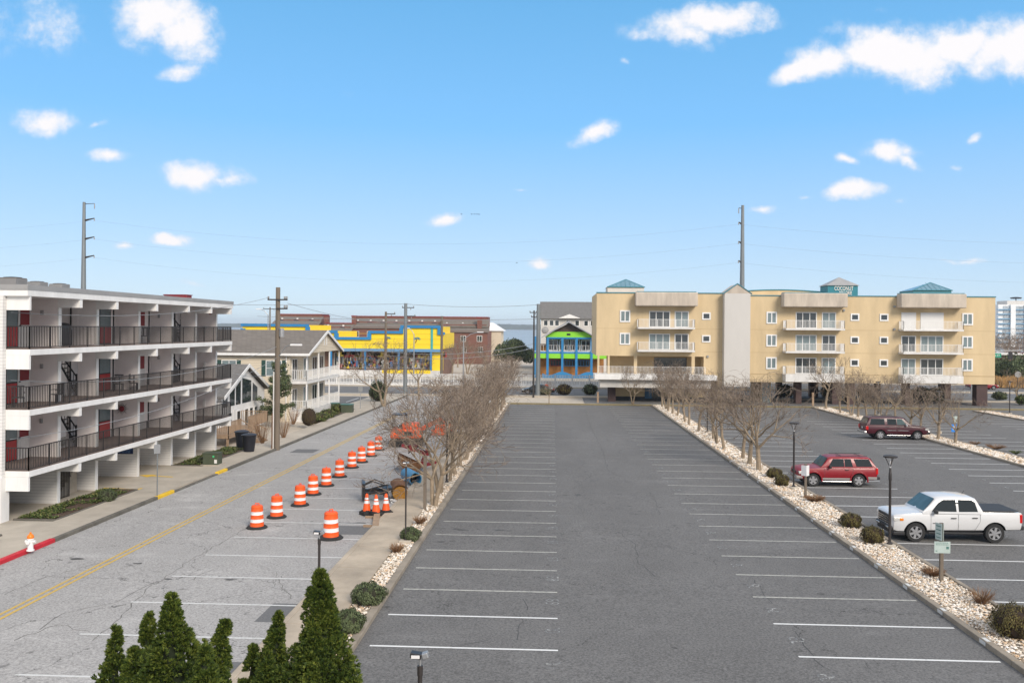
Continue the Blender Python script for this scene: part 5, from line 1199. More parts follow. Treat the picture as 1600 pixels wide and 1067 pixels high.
# blue pipe and rusty plate machine
g_ = gp(650, 759); t = thing('pipe', 'short section of wide blue pipe lying at the pavement edge', 'pipe', (g_.x, g_.y, G(g_.y)), .45)
M['pipe_blue'] = mat('pipe_blue', (.06,.24,.42), .5, .12, 2)
b = MB(); r = .37; b.lathe([(r,-.9),(r,.9)], 28, (0,1,r), 'y', cap=False); b.lathe([(r*.86,-.9),(r*.86,.9)], 28, (0,1,r), 'y', cap=False); b.lathe([(r,-.9),(r*.86,-.9)], 28, (0,1,r), 'y', cap=False); b.build('shell', M['pipe_blue'], t, smooth=True, fix=False)
b = MB(); b.lathe([(r*.85,-.5),(.01,-.45)], 28, (0,1.4,r), 'y', cap=False); b.build('dark_lining', M['dark'], t)  # near-black disc inside the pipe, shade put into its colour
g_ = gp(641, 742); t = thing('trencher_bucket', 'rusty brown digging attachment behind the blue pipe', 'digging attachment', (g_.x-.2, g_.y+1.2, G(g_.y)), .3)
n = 12; pts = [(.7*math.cos(a), .75+.7*math.sin(a)) for a in [R(150+17*i) for i in range(n)]]; pi_ = [(.63*math.cos(a), .75+.63*math.sin(a)) for a in [R(150+17*i) for i in range(n)]]
MB().prism(pts+pi_[::-1], -.7, .7, 'y').build('shell', M['rust'], t)
for s in (-1,1): MB().prism([(p_[0],p_[1]) for p_ in pts], s*.7-.02, s*.7+.02, 'y').build('side_plate', M['rust'], t)
b = MB(); b.obox((.3,0,1.35),1.8,.25,.2, Matrix.Rotation(.35,3,'Y')); b.obox((.9,.3,.8),.2,.2,1.2, Matrix.Rotation(.4,3,'Y')); b.obox((1.2,-.2,.5),1.2,.2,.2, Matrix.Rotation(-.2,3,'Y')); b.obox((.1,-.3,1.5),.5,.4,.4); b.build('arm', M['dark_red'], t)
b = MB(); b.tube([(-.2,-.4,1.2),(.4,-.5,1.6),(1.0,-.2,1.2)], .035, 6); b.build('hose', M['rubber'], t)
# orange compact excavator behind the trees
g_ = gp(632, 699); t = thing('excavator', 'orange tracked digger standing behind the bare trees of the left bed', 'excavator', (g_.x, g_.y+1.1, G(g_.y)), .08)
for s in (-1,1):
    b = MB(); o_ = [(-1.35,.3),(-1.2,.05),(1.2,.05),(1.35,.3),(1.2,.55),(-1.2,.55)]; b.prism(o_, s*.85-.2, s*.85+.2, 'y'); tr = b.build('track', M['rubber'], t, bevel=.05)
    for k in range(4): MB().lathe([(.16,s*.85-.23),(.16,s*.85+.23)], 12, (-.95+k*.63,0,.3), 'y').build('road_wheel', M['black'], tr)
MB().box(-1.2,1.15,-.85,.85,.62,1.35).build('body', M['orange'], t, bevel=.12); MB().box(-.35,.9,-.7,.7,1.35,1.75).build('engine_hood', M['orange'], t, bevel=.12)
MB().box(-.15,.5,-.87,-.85,.85,1.15).build('grille', M['black'], t)
b = MB(); 
for x in (-1.0,-.1):
    for y in (-.65,.65): b.tube([(x,y,1.35),(x,y,2.35)], .04, 6)
b.box(-1.1,.0,-.75,.75,2.35,2.42); b.build('canopy', M['black'], t); MB().box(-.6,-.2,-.3,.3,1.3,1.6).build('seat', M['black'], t, bevel=.05)
b = MB(); b.obox((1.9,.0,1.7), 1.7,.28,.32, Matrix.Rotation(-.5,3,'Y')); b.obox((3.1,0,1.6),1.3,.22,.26, Matrix.Rotation(.75,3,'Y')); b.build('boom', M['orange'], t, bevel=.04)
b = MB(); b.prism([(3.3,.9),(3.8,.9),(3.9,.3),(3.5,.1),(3.2,.4)], -.3,.3,'y'); b.build('bucket', M['black'], t)
g_ = gp(700, 690); t = thing('orange_loader', 'orange skid-steer machine hidden in the trees beside the pavement', 'loader', (g_.x-.9, g_.y+5, G(g_.y)), -.2); t.scale = (.72,)*3
MB().box(-.8,.8,-1.2,1.2,.4,1.2).build('body', M['orange'], t, bevel=.08); b = MB(); b.box(-.6,.6,-.7,.7,1.2,2.0); b.build('cab', M['black'], t, bevel=.06)
for sx in (-1,1):
    for sy in (-1,1): MB().lathe([(.38,-.13),(.4,-.08),(.4,.08),(.38,.13)], 16, (sx*.9,sy*.7,.4), 'x').build('wheel', M['rubber'], t)
    MB().obox((sx*.75,-.6,1.6), .12, 2.2, .2, Matrix.Rotation(.2,3,'X')).build('lift_arm', M['orange'], t)
MB().box(-.95,.95,-2.0,-1.6,.1,.7).build('bucket', M['orange'], t)
# utility poles
def ins(b, x, y, z): b.lathe([(.05,0),(.09,.05),(.05,.1),(.08,.15),(.04,.2)], 8, (x,y,z))
g_ = gp(432.5, 703); PW = (g_.x, g_.y)
t = thing('utility_pole', 'tall weathered wooden utility pole with crossarms and street lamp by the left pavement', 'utility pole', (g_.x, g_.y, G(g_.y)+.1))
Hp = 11.2-G(g_.y); MB().tube([(0,0,-.2),(0,0,4),(0,0,Hp)], [.22,.20,.16], 12).build('pole', M['pole_wood'], t, smooth=True)
b = MB(); b.box(-.7,.75,-.22,-.12,Hp-.95,-.0+Hp-.85); b.box(-.05,.75,-.22,-.12,Hp-1.6,Hp-1.5); b.build('crossarm', M['lamp'], t)
b = MB(); [ins(b, x, -.17, z) for x, z in ((-.65,Hp-.85),(.7,Hp-.85),(.55,Hp-.85),(.72,Hp-1.5),(.55,Hp-1.5))]; b.build('insulator', M['grey_trim'], t)
b = MB(); b.tube([(.1,-.1,6.7),(.7,-.3,7.45),(1.2,-.5,7.6)], .035, 6); b.build('lamp_arm', M['steel'], t); MB().obox((1.55,-.6,7.58), .85,.28,.14, Matrix.Rotation(.0,3,'Z')).build('street_lamp_head', M['reflect'], t, bevel=.05)
MB().lathe([(.0,0),(.18,0),(.18,.6),(.0,.62)], 12, (.32,-.1,Hp-3.6)).build('transformer', M['steel'], t)
MB().tube([(-.24,-.1,0),(-.24,-.1,5.6)], .05, 6).build('conduit', M['offwhite'], t); MB().tube([(-.30,-.2,0),(-.30,-.2,2.6)], .04, 6).build('conduit', M['rust'], t)
def pole(label, px, ytop, Y, r, m, arms, grp, wood=False):
    p = at(px, ytop, Y); z0 = G(Y); t = thing('utility_pole', label, 'utility pole', (p.x, Y, z0), group=grp); H = p.z-z0
    MB().tube([(0,0,-.2),(0,0,H*.5),(0,0,H)], [r*1.15,r,r*.85], 12).build('pole', M[m], t, smooth=True)
    b = MB(); b2 = MB()
    for (z, l0, l1) in arms:
        b.box(-l0, l1, -.08, .08, H-z-.06, H-z+.06)
        if l0 > .2: ins(b2, -l0+.05, 0, H-z+.06)
        ins(b2, l1-.08, 0, H-z+.06); ins(b2, l1*.6, 0, H-z-.3)
    if b.v: b.build('crossarm', M['lamp'], t); b2.build('insulator', M['grey_trim'], t)
    return Vector((p.x, Y, p.z)), t
PG = 'utility poles along the highway'
S1, _ = pole('grey steel pole in front of the yellow store', 634, 474, 121, .26, 'pole_steel', [(.6,.5,1.2),(1.8,-.2,1.4)], PG)
S2, _ = pole('grey steel pole left of the green restaurant', 841.5, 475, 121, .30, 'pole_steel', [], PG)
W1, _ = pole('dark wooden pole left of the steel pole at the yellow store', 603, 487, 118, .18, 'pole_wood', [(.3,.0,1.3)], PG)
W2, _ = pole('wooden pole at the right corner of the yellow store', 690.5, 494, 150, .24, 'pole_wood', [], PG)
W3, _ = pole('thin wooden pole just left of the grey steel pole by the green restaurant', 834.5, 485, 119, .12, 'lamp', [(.3,.6,.4),(.9,.4,.4)], PG)
W4, _ = pole('distant thin pole with a curved lamp seen left of the tall wooden pole', 422, 480, 150, .13, 'pole_wood', [(.3,1.2,1.2)], PG)
def street_light(label, px, ytop, Y, ln, side=1):
    p = at(px, ytop, Y); z0 = G(Y); t = thing('street_light', label, 'street light', (p.x, Y, z0), group='street lights of the highway'); H = p.z-z0
    MB().tube([(0,0,0),(0,0,H)], [.13,.08], 8).build('pole', M['steel'], t); MB().tube([(0,0,H-.1),(side*ln*.5,0,H+.7),(side*ln,0,H+1.0)], .06, 6).build('arm', M['steel'], t)
    MB().obox((side*(ln+.4),0,H+1.02), 1.0,.35,.16).build('lamp_head', M['reflect'], t, bevel=.05)
street_light('galvanised street light arching over the bare trees left of the bay', 724.5, 529, 135, 2.2)
street_light('twin-arm street light in front of the yellow store wall', 647, 522, 150, .9, -1)
street_light('small street light beyond the cream house roof', 419, 492, 152, 1.3, -1)
# transmission monopoles
def monopole(label, px, ytop, Y, armpx, side):
    p = at(px, ytop, Y); z0 = -1; t = thing('transmission_pole', label, 'transmission pole', (p.x, Y, z0), group='tall steel transmission poles'); H = p.z-z0
    MB().tube([(0,0,0),(0,0,H*.5),(0,0,H)], [.60,.45,.26], 12).build('pole', M['pole_steel'], t, smooth=True)
    r = []
    for i, ay in enumerate(armpx):
        z = at(px, ay, Y).z-z0; b = MB(); l = side*(2.0 if side > 0 else .7)
        b.tube([(0,0,z-.35 if i else z),(l,0,z+.1)], [.22,.09] if i else [.08,.05], 6); b.build('arm', M['lamp'], t); b = MB(); b.tube([(l,0,z+.05),(l,0,z-.9 if not i else z-.4)], .09, 6); b.build('insulator', M['grey_trim'], t)
        r.append(Vector((p.x+l, Y, z+z0-.3)))
    return r
A = monopole('tall steel transmission pole rising behind the motel roof', 131.5, 316, 158, [319,342,371,400], 1)
B = monopole('tall steel transmission pole rising behind the condominium', 1160.5, 321, 158, [326,348,378,408], -1)
def wire(name, p, q, sag, r, m='lamp', n=14):
    p, q = Vector(p), Vector(q); return [p.lerp(q, i/n)-Vector((0,0,sag*4*(i/n)*(1-i/n))) for i in range(n+1)]
def wires(label, lst, r, grp=None):
    b = MB()
    for (p, q, s) in lst: b.tube(wire('', p, q, s, r), r, 4)
    o = b.build('power_line', M['wire'], None, fix=False); tag(o, label, 'power line', grp)
M['wire'] = mat('wire', (.26,.28,.30), .6, 0); GW = 'transmission lines'
for i in range(1, 4):
    nm = ['', 'highest', 'middle', 'lowest'][i]
    L0 = A[i]+Vector((-125, 0, 0)); R0 = B[i]+Vector((130, 0, 0))
    wires('%s thin transmission line strung between the two tall steel poles' % nm, [(L0, A[i], 3.5), (A[i], B[i], 4.0), (B[i], R0, 3.5)], .010, GW)
wires('horizontal distribution line along the highway past the grey steel poles', [(S1+Vector((-70,0,-.1)), S1+Vector((0,0,-.1)), .3), (S1+Vector((0,0,-.1)), S2+Vector((0,0,-.1)), .35)], .028)
wires('lower pair of cables crossing in front of the yellow store', [(W1+Vector((-60,0,-2)), W1+Vector((0,0,-5.5)), .5), (W1+Vector((0,0,-5.5)), W3+Vector((0,0,-4.6)), .8), (W1+Vector((0,0,-6)), W3+Vector((0,0,-5.2)), .9), (W3+Vector((0,0,-1.2)), S2+Vector((-40,0,-2)), .3)], .028)
wires('service cables running from the wooden pole to the motel', [((PW[0]-.6,PW[1]-.2,Hp-1.2), (-23.9, 37, 9.0), .6), ((PW[0],PW[1],7.0), (-23.9,37,6.0), .9), ((PW[0],PW[1],6.2), (-23.9,37,3.4), .9)], .014)
wires('service cables running from the wooden pole to the houses', [((PW[0],PW[1],6.4), (-25.6,83.5,5.4), .3), ((PW[0],PW[1],5.2), (-26.8,72,4.4), .3), ((PW[0]+.7,PW[1],Hp-1.6), (PW[0]+2,118,9.5), .8)], .016)
# birds
t = None
for i, (px, py) in enumerate(((721,335),(737,335),(741.5,335),(745.5,335),(748.5,335.3),(807.5,411))):
    p = at(px, py, 300); lb = ['lone dark bird just left of the line of birds','first of the four birds close together above the small cloud','second of the four birds close together','third of the four birds close together','last of the four birds at the right end of their line','single dark bird lower down, left of the small cloud'][i]
    t = thing('bird', lb, 'bird', (p.x, 300, p.z), group='birds in the sky')
    b = MB(); b.tube([(-.3,0,0),(0,0,.02),(.35,0,0)], [.03,.12,.02], 6); b.build('body', M['black'], t); b = MB(); b.poly((-.15,0,.02),(.15,0,.02),(.0,-.75,.25)); b.poly((-.15,0,.02),(.15,0,.02),(.0,.75,.25)); b.build('wings', M['black'], t)
# ------------------------------------------------------------------ vehicles
M['rim'] = mat('alloy_rim', (.42,.42,.43), .35, .05, 4, metal=.6)
M['seam'] = mat('door_seam', (.10,.10,.10), .8, 0); M['carglass'] = mat('car_glass', (.012,.018,.02), .05, .1, 1, spec=.45); M['windshield'] = mat('windshield_glass', (.07,.11,.11), .05, .3, 1.5, spec=.6)
M['chrome'] = mat('bright_trim', (.55,.55,.55), .25, .05, 4, metal=.8); M['plastic'] = mat('black_plastic', (.02,.02,.022), .6, .1, 4)
M['lamp_clear'] = mat('headlight_lens', (.55,.55,.52), .1, .1, 6, spec=.8); M['lamp_amber'] = mat('amber_lens', (.75,.22,.01), .2, .05, 6); M['lamp_red'] = mat('red_lens', (.55,.01,.01), .15, .05, 6)
def apply_mods(o):
    dg = bpy.context.evaluated_depsgraph_get(); me = bpy.data.meshes.new_from_object(o.evaluated_get(dg)); o.modifiers.clear(); old = o.data; o.data = me; bpy.data.meshes.remove(old)
def loft(b, secs):
    """secs: list of (x, half section [(y, z)...] from bottom centre to top centre)"""
    rings = []
    for x, hs in secs:
        rings.append([(x, -y, z) for y, z in hs]+[(x, y, z) for y, z in hs[-2:0:-1]])
    n = len(rings[0]); o = len(b.v)
    for r in rings: b.v += r
    for i in range(len(rings)-1):
        for k in range(n): b.f.append([o+i*n+k, o+i*n+(k+1)%n, o+(i+1)*n+(k+1)%n, o+(i+1)*n+k]); b.m.append(b.mi)
    b.f.append([o+k for k in range(n)][::-1]); b.m.append(b.mi); e = o+(len(rings)-1)*n; b.f.append([e+k for k in range(n)]); b.m.append(b.mi)
def vehicle(name, label, cat, loc, rz, S):
    t = thing(name, label, cat, loc, rz); W = S['w']; paint = S['paint']; rw = S['rw']
    def lower_sec(zt, w, zb, sh): return [(0,zb),(w-.14,zb),(w-.05,zb+.06),(w-.01,zb+.22),(w,zb+(zt-zb)*.55),(w-.012,zt-sh-.06),(w-.05,zt-sh*.45),(w-.15,zt-.025),(w*.5,zt),(0,zt+.012)]
    b = MB(); loft(b, [(x, lower_sec(zt, w, zb, sh)) for (x, zt, w, zb, sh) in S['low']])
    body = b.build('body', [paint, M['plastic']], t, smooth=False)
    for ax in (S['xf'], S['xr']):
        c = MB(); c.lathe([(rw+.085, -W-.1), (rw+.085, -W+.34)], 28, (ax, 0, rw*.98), 'y'); c.lathe([(rw+.085, W-.34), (rw+.085, W+.1)], 28, (ax, 0, rw*.98), 'y')
        co_ = c.build('cut', M['plastic'], None); co_.parent = t; m_ = body.modifiers.new('b', 'BOOLEAN'); m_.operation = 'DIFFERENCE'; m_.solver = 'EXACT'; m_.object = co_; m_.material_mode = 'TRANSFER'
        bpy.context.view_layer.update(); apply_mods(body); me_ = co_.data; bpy.data.objects.remove(co_); bpy.data.meshes.remove(me_)
    me = body.data; me.polygons.foreach_set('use_smooth', [True]*len(me.polygons)); me.set_sharp_from_angle(angle=R(38))
    x0, x1, x2, x3, z0, zr, wb, wt = S['cab']
    def cs(z, k=1): # cab section reaching roof height z
        f = max(.02, (z-z0)/(zr-z0)); wtt = wb+(wt-wb)*f
        return [(0,z0-.1),(wb,z0-.1),(wb,z0),(wb+(wtt-wb)*.5, z0+(z-z0)*.5),(wtt+.012*f, z-.10*f),(wtt-.02*f, z-.05*f),(wtt-.09*f, z-.015*f),(wtt*.5, z),(0,z+.012)]
    b = MB(); xm = (x1+x2)/2; loft(b, [(x0, cs(z0+.01)), (x0+(x1-x0)*.5, cs(z0+(zr-z0)*.52)), (x1-.1, cs(zr-.065)), (x1+.08, cs(zr-.012)), (xm, cs(zr+.01)), (x2-.08, cs(zr-.012)), (x2+.06, cs(zr-.06)), (x3, cs(z0+.01))])
    b.build('cabin', paint, t, smooth=True)
    yz = lambda z, off=.006: wb+(wt-wb)*(z-z0)/(zr-z0)+off
    for s in (-1, 1):
        for (poly, gm) in S['wins']:
            b = MB(); n = len(poly); b.add([(x, s*yz(z), z) for x, z in poly]+[(x, s*(yz(z)-.012), z) for x, z in poly], [list(range(n))]+[[i, (i+1)%n, n+(i+1)%n, n+i] for i in range(n)])
            b.build('side_window', M[gm], t)
        for poly in S['doors']:
            b = MB(); cxx = sum(p[0] for p in poly)/len(poly); n = len(poly)
            yy = s*(W+.0015)
            for i in range(n):
                (xa, za), (xb, zb_) = poly[i], poly[(i+1)%n]; d = Vector((xb-xa, zb_-za)).normalized()*1; nn = Vector((-d.y, d.x))*.0055
                b.add([(xa-nn.x, yy, za-nn.y), (xb-nn.x, yy, zb_-nn.y), (xb+nn.x, yy, zb_+nn.y), (xa+nn.x, yy, za+nn.y)], [(0,1,2,3)])
            d_ = b.build('door', M['seam'], t)
            hx, hz = S['handles'][S['doors'].index(poly)]
            MB().box(hx-.11, hx+.11, s*(W+.0), s*(W+.035), hz-.018, hz+.018).build('door_handle', M[S.get('hmat','plastic')], d_, bevel=.008)
        MB().obox((S['mir'][0], s*(W+.09), S['mir'][1]), .12, .2, .16).build('mirror', M[S.get('mmat','plastic')], t, bevel=.03)
        for (xa, xb, za, zb_, mm) in S['lf']: # headlights: front corner, wraps round
            MB().box(-.0+xa, xb, s*(W-.36), s*(W-.015), za, zb_).build('headlight', M[mm], t, bevel=.02)
        for (xa, xb, za, zb_) in S['tl']: MB().box(xa, xb, s*(W-.22), s*(W+.004), za, zb_).build('tail_light', M['lamp_red'], t, bevel=.015)
    # glass front and rear
    def slope(nm, xa, za, xb, zb_, wa, wb2, m_, sgn):
        nx, nz = -(zb_-za), (xb-xa); l = math.hypot(nx, nz); nx, nz = nx/l*.012, nz/l*.012
        if nz < 0: nx, nz = -nx, -nz
        b = MB(); b.add([(xa+nx,-wa,za+nz),(xa+nx,wa,za+nz),(xb+nx,wb2,zb_+nz),(xb+nx,-wb2,zb_+nz)], [(0,1,2,3)]); b.add([(xa,-wa,za),(xa,wa,za),(xb,wb2,zb_),(xb,-wb2,zb_)], [(0,1,2,3)]); b.build(nm, m_, t)
    h = zr-z0; fz = lambda f: z0+h*f
    slope('windshield', x0+(x1-.1-x0)*.10, fz(.09), x0+(x1-.1-x0)*.93, fz(.87), wb-.07, wt-.03, M['windshield'], -1)
    slope('rear_window', x3-(x3-x2-.06)*.25, fz(.22), x3-(x3-x2-.06)*.9, fz(.86), wb-.12, wt-.1, M['carglass'], 1)
    for (nm, args, mm, bv) in S['extra']:
        sets = [[a] for a in args] if nm not in ('grille_bars','antenna','bumper_trim') else [args]
        for st_ in sets:
            b = MB()
            for a in st_: b.box(*a) if len(a) == 6 else b.obox(*a)
            b.build(nm, M[mm] if isinstance(mm, str) else mm, t, bevel=bv)
    # wheels
    for ax in (S['xf'], S['xr']):
        for s in (-1, 1):
            yo = s*(W-.02); yi = s*(W-.26); r = rw; q = s
            wh = MB().lathe([(r*.62,yi),(r*.93,yi),(r,yi+q*.04),(r,yo-q*.04),(r*.95,yo),(r*.66,yo),(r*.62,yo-q*.03)], 28, (ax,0,r), 'y', cap=False).build('wheel', M['rubber'], t, smooth=True)
            b = MB(); b.lathe([(r*.66,yo-q*.01),(r*.60,yo-q*.012),(r*.58,yo-q*.05)], 28, (ax,0,r), 'y', cap=False); b.lathe([(.01,yo-q*.015),(r*.17,yo-q*.018),(r*.2,yo-q*.045)], 14, (ax,0,r), 'y', cap=False)
            ns = S['spokes']
            for k in range(ns):
                a = 2*math.pi*k/ns+.3; b.obox((ax+math.cos(a)*r*.38, yo-q*.03, r+math.sin(a)*r*.38), r*.50, .03, r*S['sw'], Matrix.Rotation(-a, 3, 'Y'))
            b.build('rim', M['rim'], wh)
            MB().lathe([(.01,yo-q*.07),(r*.6,yo-q*.07)], 20, (ax,0,r), 'y', cap=False).build('brake', M['black'], wh)
            # wheel opening trim
            if S.get('flare'):
                fl = MB(); pts = [R(a) for a in range(-8, 189, 14)]
                o_ = [(ax+math.cos(a)*(r+.165), r*.98+math.sin(a)*(r+.165)) for a in pts]; i_ = [(ax+math.cos(a)*(r+.085), r*.98+math.sin(a)*(r+.085)) for a in pts]
                fl.prism(o_+i_[::-1], s*(W-.06), s*(W+(.035 if S['paint'] is rp else .022)), 'y'); fl.build('wheel_flare', S['flare'] if not isinstance(S['flare'], str) else M[S['flare']], t, bevel=.012)
    b = MB(); b.box(S['xf']-.5, S['xr']+.5, -W+.3, W-.3, .28, .55); b.build('chassis', M['plastic'], t)
    return t
wp = mat('white_car_paint', (.62,.62,.62), .3, .02, 1, coat=.6); rp = mat('red_car_paint', (.23,.006,.013), .38, .03, 1, coat=.15); mp_ = mat('maroon_car_paint', (.06,.004,.012), .38, .03, 1, coat=.2); grey_clad = mat('grey_cladding', (.25,.23,.22), .6, .06, 3)
M['wp'] = wp; M['gc'] = grey_clad
truck = dict(w=.93, rw=.405, xf=.94, xr=4.20, paint=wp, spokes=6, sw=.24,
  low=[(.0,1.07,.78,.50,.04),(.05,1.13,.86,.44,.05),(.18,1.17,.905,.40,.06),(.5,1.20,.925,.40,.07),(1.1,1.245,.93,.44,.08),(1.6,1.25,.93,.46,.07),(3.6,1.26,.93,.48,.06),(3.62,1.30,.93,.48,.04),(5.24,1.30,.93,.52,.04),(5.30,1.28,.90,.58,.05)],
  cab=(1.22,1.92,3.42,3.74,1.24,1.88,.90,.73),
  wins=[([(1.60,1.30),(2.62,1.29),(2.62,1.77),(2.12,1.76),(1.88,1.62)],'carglass'),([(2.72,1.29),(3.50,1.30),(3.42,1.66),(3.28,1.76),(2.72,1.77)],'carglass')],
  doors=[[(1.55,.52),(2.68,.52),(2.68,1.2),(1.55,1.2)],[(2.68,.52),(3.35,.52),(3.58,.9),(3.58,1.2),(2.68,1.2)]], handles=[(2.48,1.03),(3.36,1.05)], mir=(1.72,1.3),
  lf=[(.02,.36,.88,1.03,'lamp_clear')], tl=[(5.2,5.31,.86,1.22)], flare=None,
  extra=[('grille',[(-.045,.05,-.58,.58,.66,1.05)],'plastic',.02),('grille_bars',[(-.06,-.04,-.5,.5,.74,.765),(-.06,-.04,-.5,.5,.84,.865),(-.06,-.04,-.5,.5,.93,.955)],'chrome',0),('front_bumper',[(-.08,.2,-.8,.8,.46,.62)],'plastic',.04),('lower_valance',[(.02,.5,-.88,.88,.28,.42)],'plastic',.03),('bumper_trim',[(-.1,.1,-.7,-.35,.5,.58),(-.1,.1,.35,.7,.5,.58)],'chrome',.02),
    ('side_marker',[(.27,.42,-.935,-.90,.89,1.0),(.27,.42,.90,.935,.89,1.0)],'lamp_amber',.01),('bed_cover',[(3.68,5.24,-.80,.80,1.30,1.335)],'plastic',.02),('rear_bumper',[(5.22,5.42,-.86,.86,.55,.72)],'plastic',.03),('step_rail',[(1.45,3.7,-.94,-.84,.38,.44),(1.45,3.7,.84,.94,.38,.44)],'plastic',.015),
    ('antenna',[((3.28,0,1.93),.012,.012,.24,Matrix.Rotation(.5,3,'Y')),((3.2,0,1.815),.2,.06,.03)],'plastic',0),('door_badge',[(1.62,1.84,-.934,-.931,.79,.82)],'plastic',0),('pillar',[(2.63,2.74,-.80,-.79,1.28,1.66)],'plastic',0),('wiper',[((1.62,-.35,1.31),.5,.02,.02,Matrix.Rotation(-1.2,3,'Z')),((1.62,.35,1.31),.5,.02,.02,Matrix.Rotation(-1.2,3,'Z'))],'plastic',0)])
Y_ = 37.85; tr = vehicle('pickup_truck', 'white crew-cab pickup truck with a black bed cover parked by the middle rock bed', 'pickup truck', (14.27, Y_, G(Y_)), R(1), truck)
suv = dict(w=.89, rw=.37, xf=.86, xr=3.44, paint=rp, spokes=5, sw=.34, hmat='plastic',
  low=[(.0,.86,.66,.50,.08),(.06,.93,.78,.44,.1),(.22,1.0,.84,.40,.1),(.6,1.06,.875,.38,.09),(1.3,1.10,.89,.38,.07),(4.3,1.12,.89,.40,.06),(4.45,1.10,.87,.48,.08),(4.50,1.0,.84,.52,.1)],
  cab=(1.30,1.86,4.08,4.48,1.08,1.70,.84,.66),
  wins=[([(1.72,1.15),(2.62,1.15),(2.62,1.58),(2.02,1.58)],'carglass'),([(2.66,1.15),(3.12,1.15),(3.02,1.58),(2.66,1.58)],'carglass'),([(3.32,1.17),(4.24,1.17),(4.05,1.58),(3.2,1.58)],'carglass')],
  doors=[[(1.5,.48),(2.95,.48),(3.12,.9),(3.12,1.06),(1.5,1.06)]], handles=[(2.75,.98)], mir=(1.78,1.16),
  lf=[(.05,.34,.72,.88,'lamp_clear')], tl=[(4.4,4.52,.75,1.1)], flare=rp,
  extra=[('grille',[(-.02,.06,-.42,.42,.70,.84)],'plastic',.02),('front_bumper',[(-.1,.3,-.82,.82,.44,.62)],grey_clad,.05),('fog_lamp',[(-.12,-.08,-.62,-.42,.48,.56),(-.12,-.08,.42,.62,.48,.56)],'lamp_clear',.01),('side_cladding',[(1.35,2.95,-.905,-.88,.40,.52),(1.35,2.95,.88,.905,.40,.52),(3.95,4.45,-.9,-.87,.46,.6),(3.95,4.45,.87,.9,.46,.6)],grey_clad,.01),
    ('step_bar',[(1.35,3.0,-.97,-.86,.30,.35),(1.35,3.0,.86,.97,.30,.35)],'chrome',.02),('rear_bumper',[(4.42,4.66,-.84,.84,.44,.60)],'plastic',.04),('roof_rail',[(2.2,4.0,-.60,-.56,1.73,1.76),(2.2,4.0,.56,.60,1.73,1.76),(2.5,2.54,-.58,.58,1.74,1.76),(3.6,3.64,-.58,.58,1.74,1.76)],'plastic',.01),('body_moulding',[(1.5,3.1,-.898,-.885,.70,.725),(1.5,3.1,.885,.898,.70,.725)],'wp' if False else rp,0)])
Y_ = 51.1; vehicle('red_car', 'bright red two-door off-road car with roof rails, facing the middle rock bed', 'car', (14.05, Y_, G(Y_)), R(1), suv)
big = dict(w=.99, rw=.385, xf=.97, xr=4.0, paint=mp_, spokes=5, sw=.36, hmat='plastic', mmat='wp',
  low=[(.0,.92,.76,.55,.08),(.06,1.0,.88,.48,.1),(.22,1.07,.94,.44,.1),(.7,1.13,.975,.42,.09),(1.5,1.18,.99,.42,.07),(4.95,1.20,.99,.46,.06),(5.12,1.16,.97,.52,.08),(5.17,1.0,.94,.58,.1)],
  cab=(1.42,2.1,4.80,5.14,1.17,1.88,.94,.74),
  wins=[([(1.85,1.25),(2.62,1.25),(2.62,1.74),(2.22,1.74)],'windshield'),([(2.68,1.25),(3.42,1.25),(3.42,1.74),(2.68,1.74)],'carglass'),([(3.64,1.25),(4.86,1.25),(4.74,1.74),(3.64,1.74)],'carglass')],
  doors=[[(1.65,.55),(2.65,.55),(2.65,1.15),(1.65,1.15)],[(2.65,.55),(3.4,.55),(3.6,.95),(3.6,1.15),(2.65,1.15)]], handles=[(2.5,1.06),(3.42,1.06)], mir=(1.9,1.26),
  lf=[(.04,.32,.82,.98,'lamp_clear')], tl=[(5.0,5.19,.82,1.12)], flare=None,
  extra=[('grille',[(-.02,.06,-.5,.5,.74,.96)],'chrome',.02),('front_bumper',[(-.12,.3,-.9,.9,.48,.68)],'plastic',.05),('bumper_top',[(-.1,.26,-.88,.88,.68,.74)],'chrome',.02),('body_moulding',[(1.72,2.6,-1.002,-.985,.76,.81),(2.7,3.45,-1.002,-.985,.76,.81),(1.72,2.6,.985,1.002,.76,.81),(2.7,3.45,.985,1.002,.76,.81)],'chrome',0),
    ('running_board',[(1.55,3.5,-1.04,-.9,.36,.41),(1.55,3.5,.9,1.04,.36,.41)],'chrome',.02),('rear_bumper',[(5.1,5.32,-.92,.92,.48,.68)],'chrome',.04),('roof_rail',[(2.5,4.6,-.66,-.62,1.91,1.95),(2.5,4.6,.62,.66,1.91,1.95)],'plastic',.01),('licence_plate',[(5.19,5.2,-.16,.16,.85,1.0)],'wp',0)])
Y_ = 75.1; vehicle('maroon_car', 'dark maroon four-door wagon parked nose-in at the right rock bed', 'car', (31.6, Y_, G(Y_)), R(179), big)
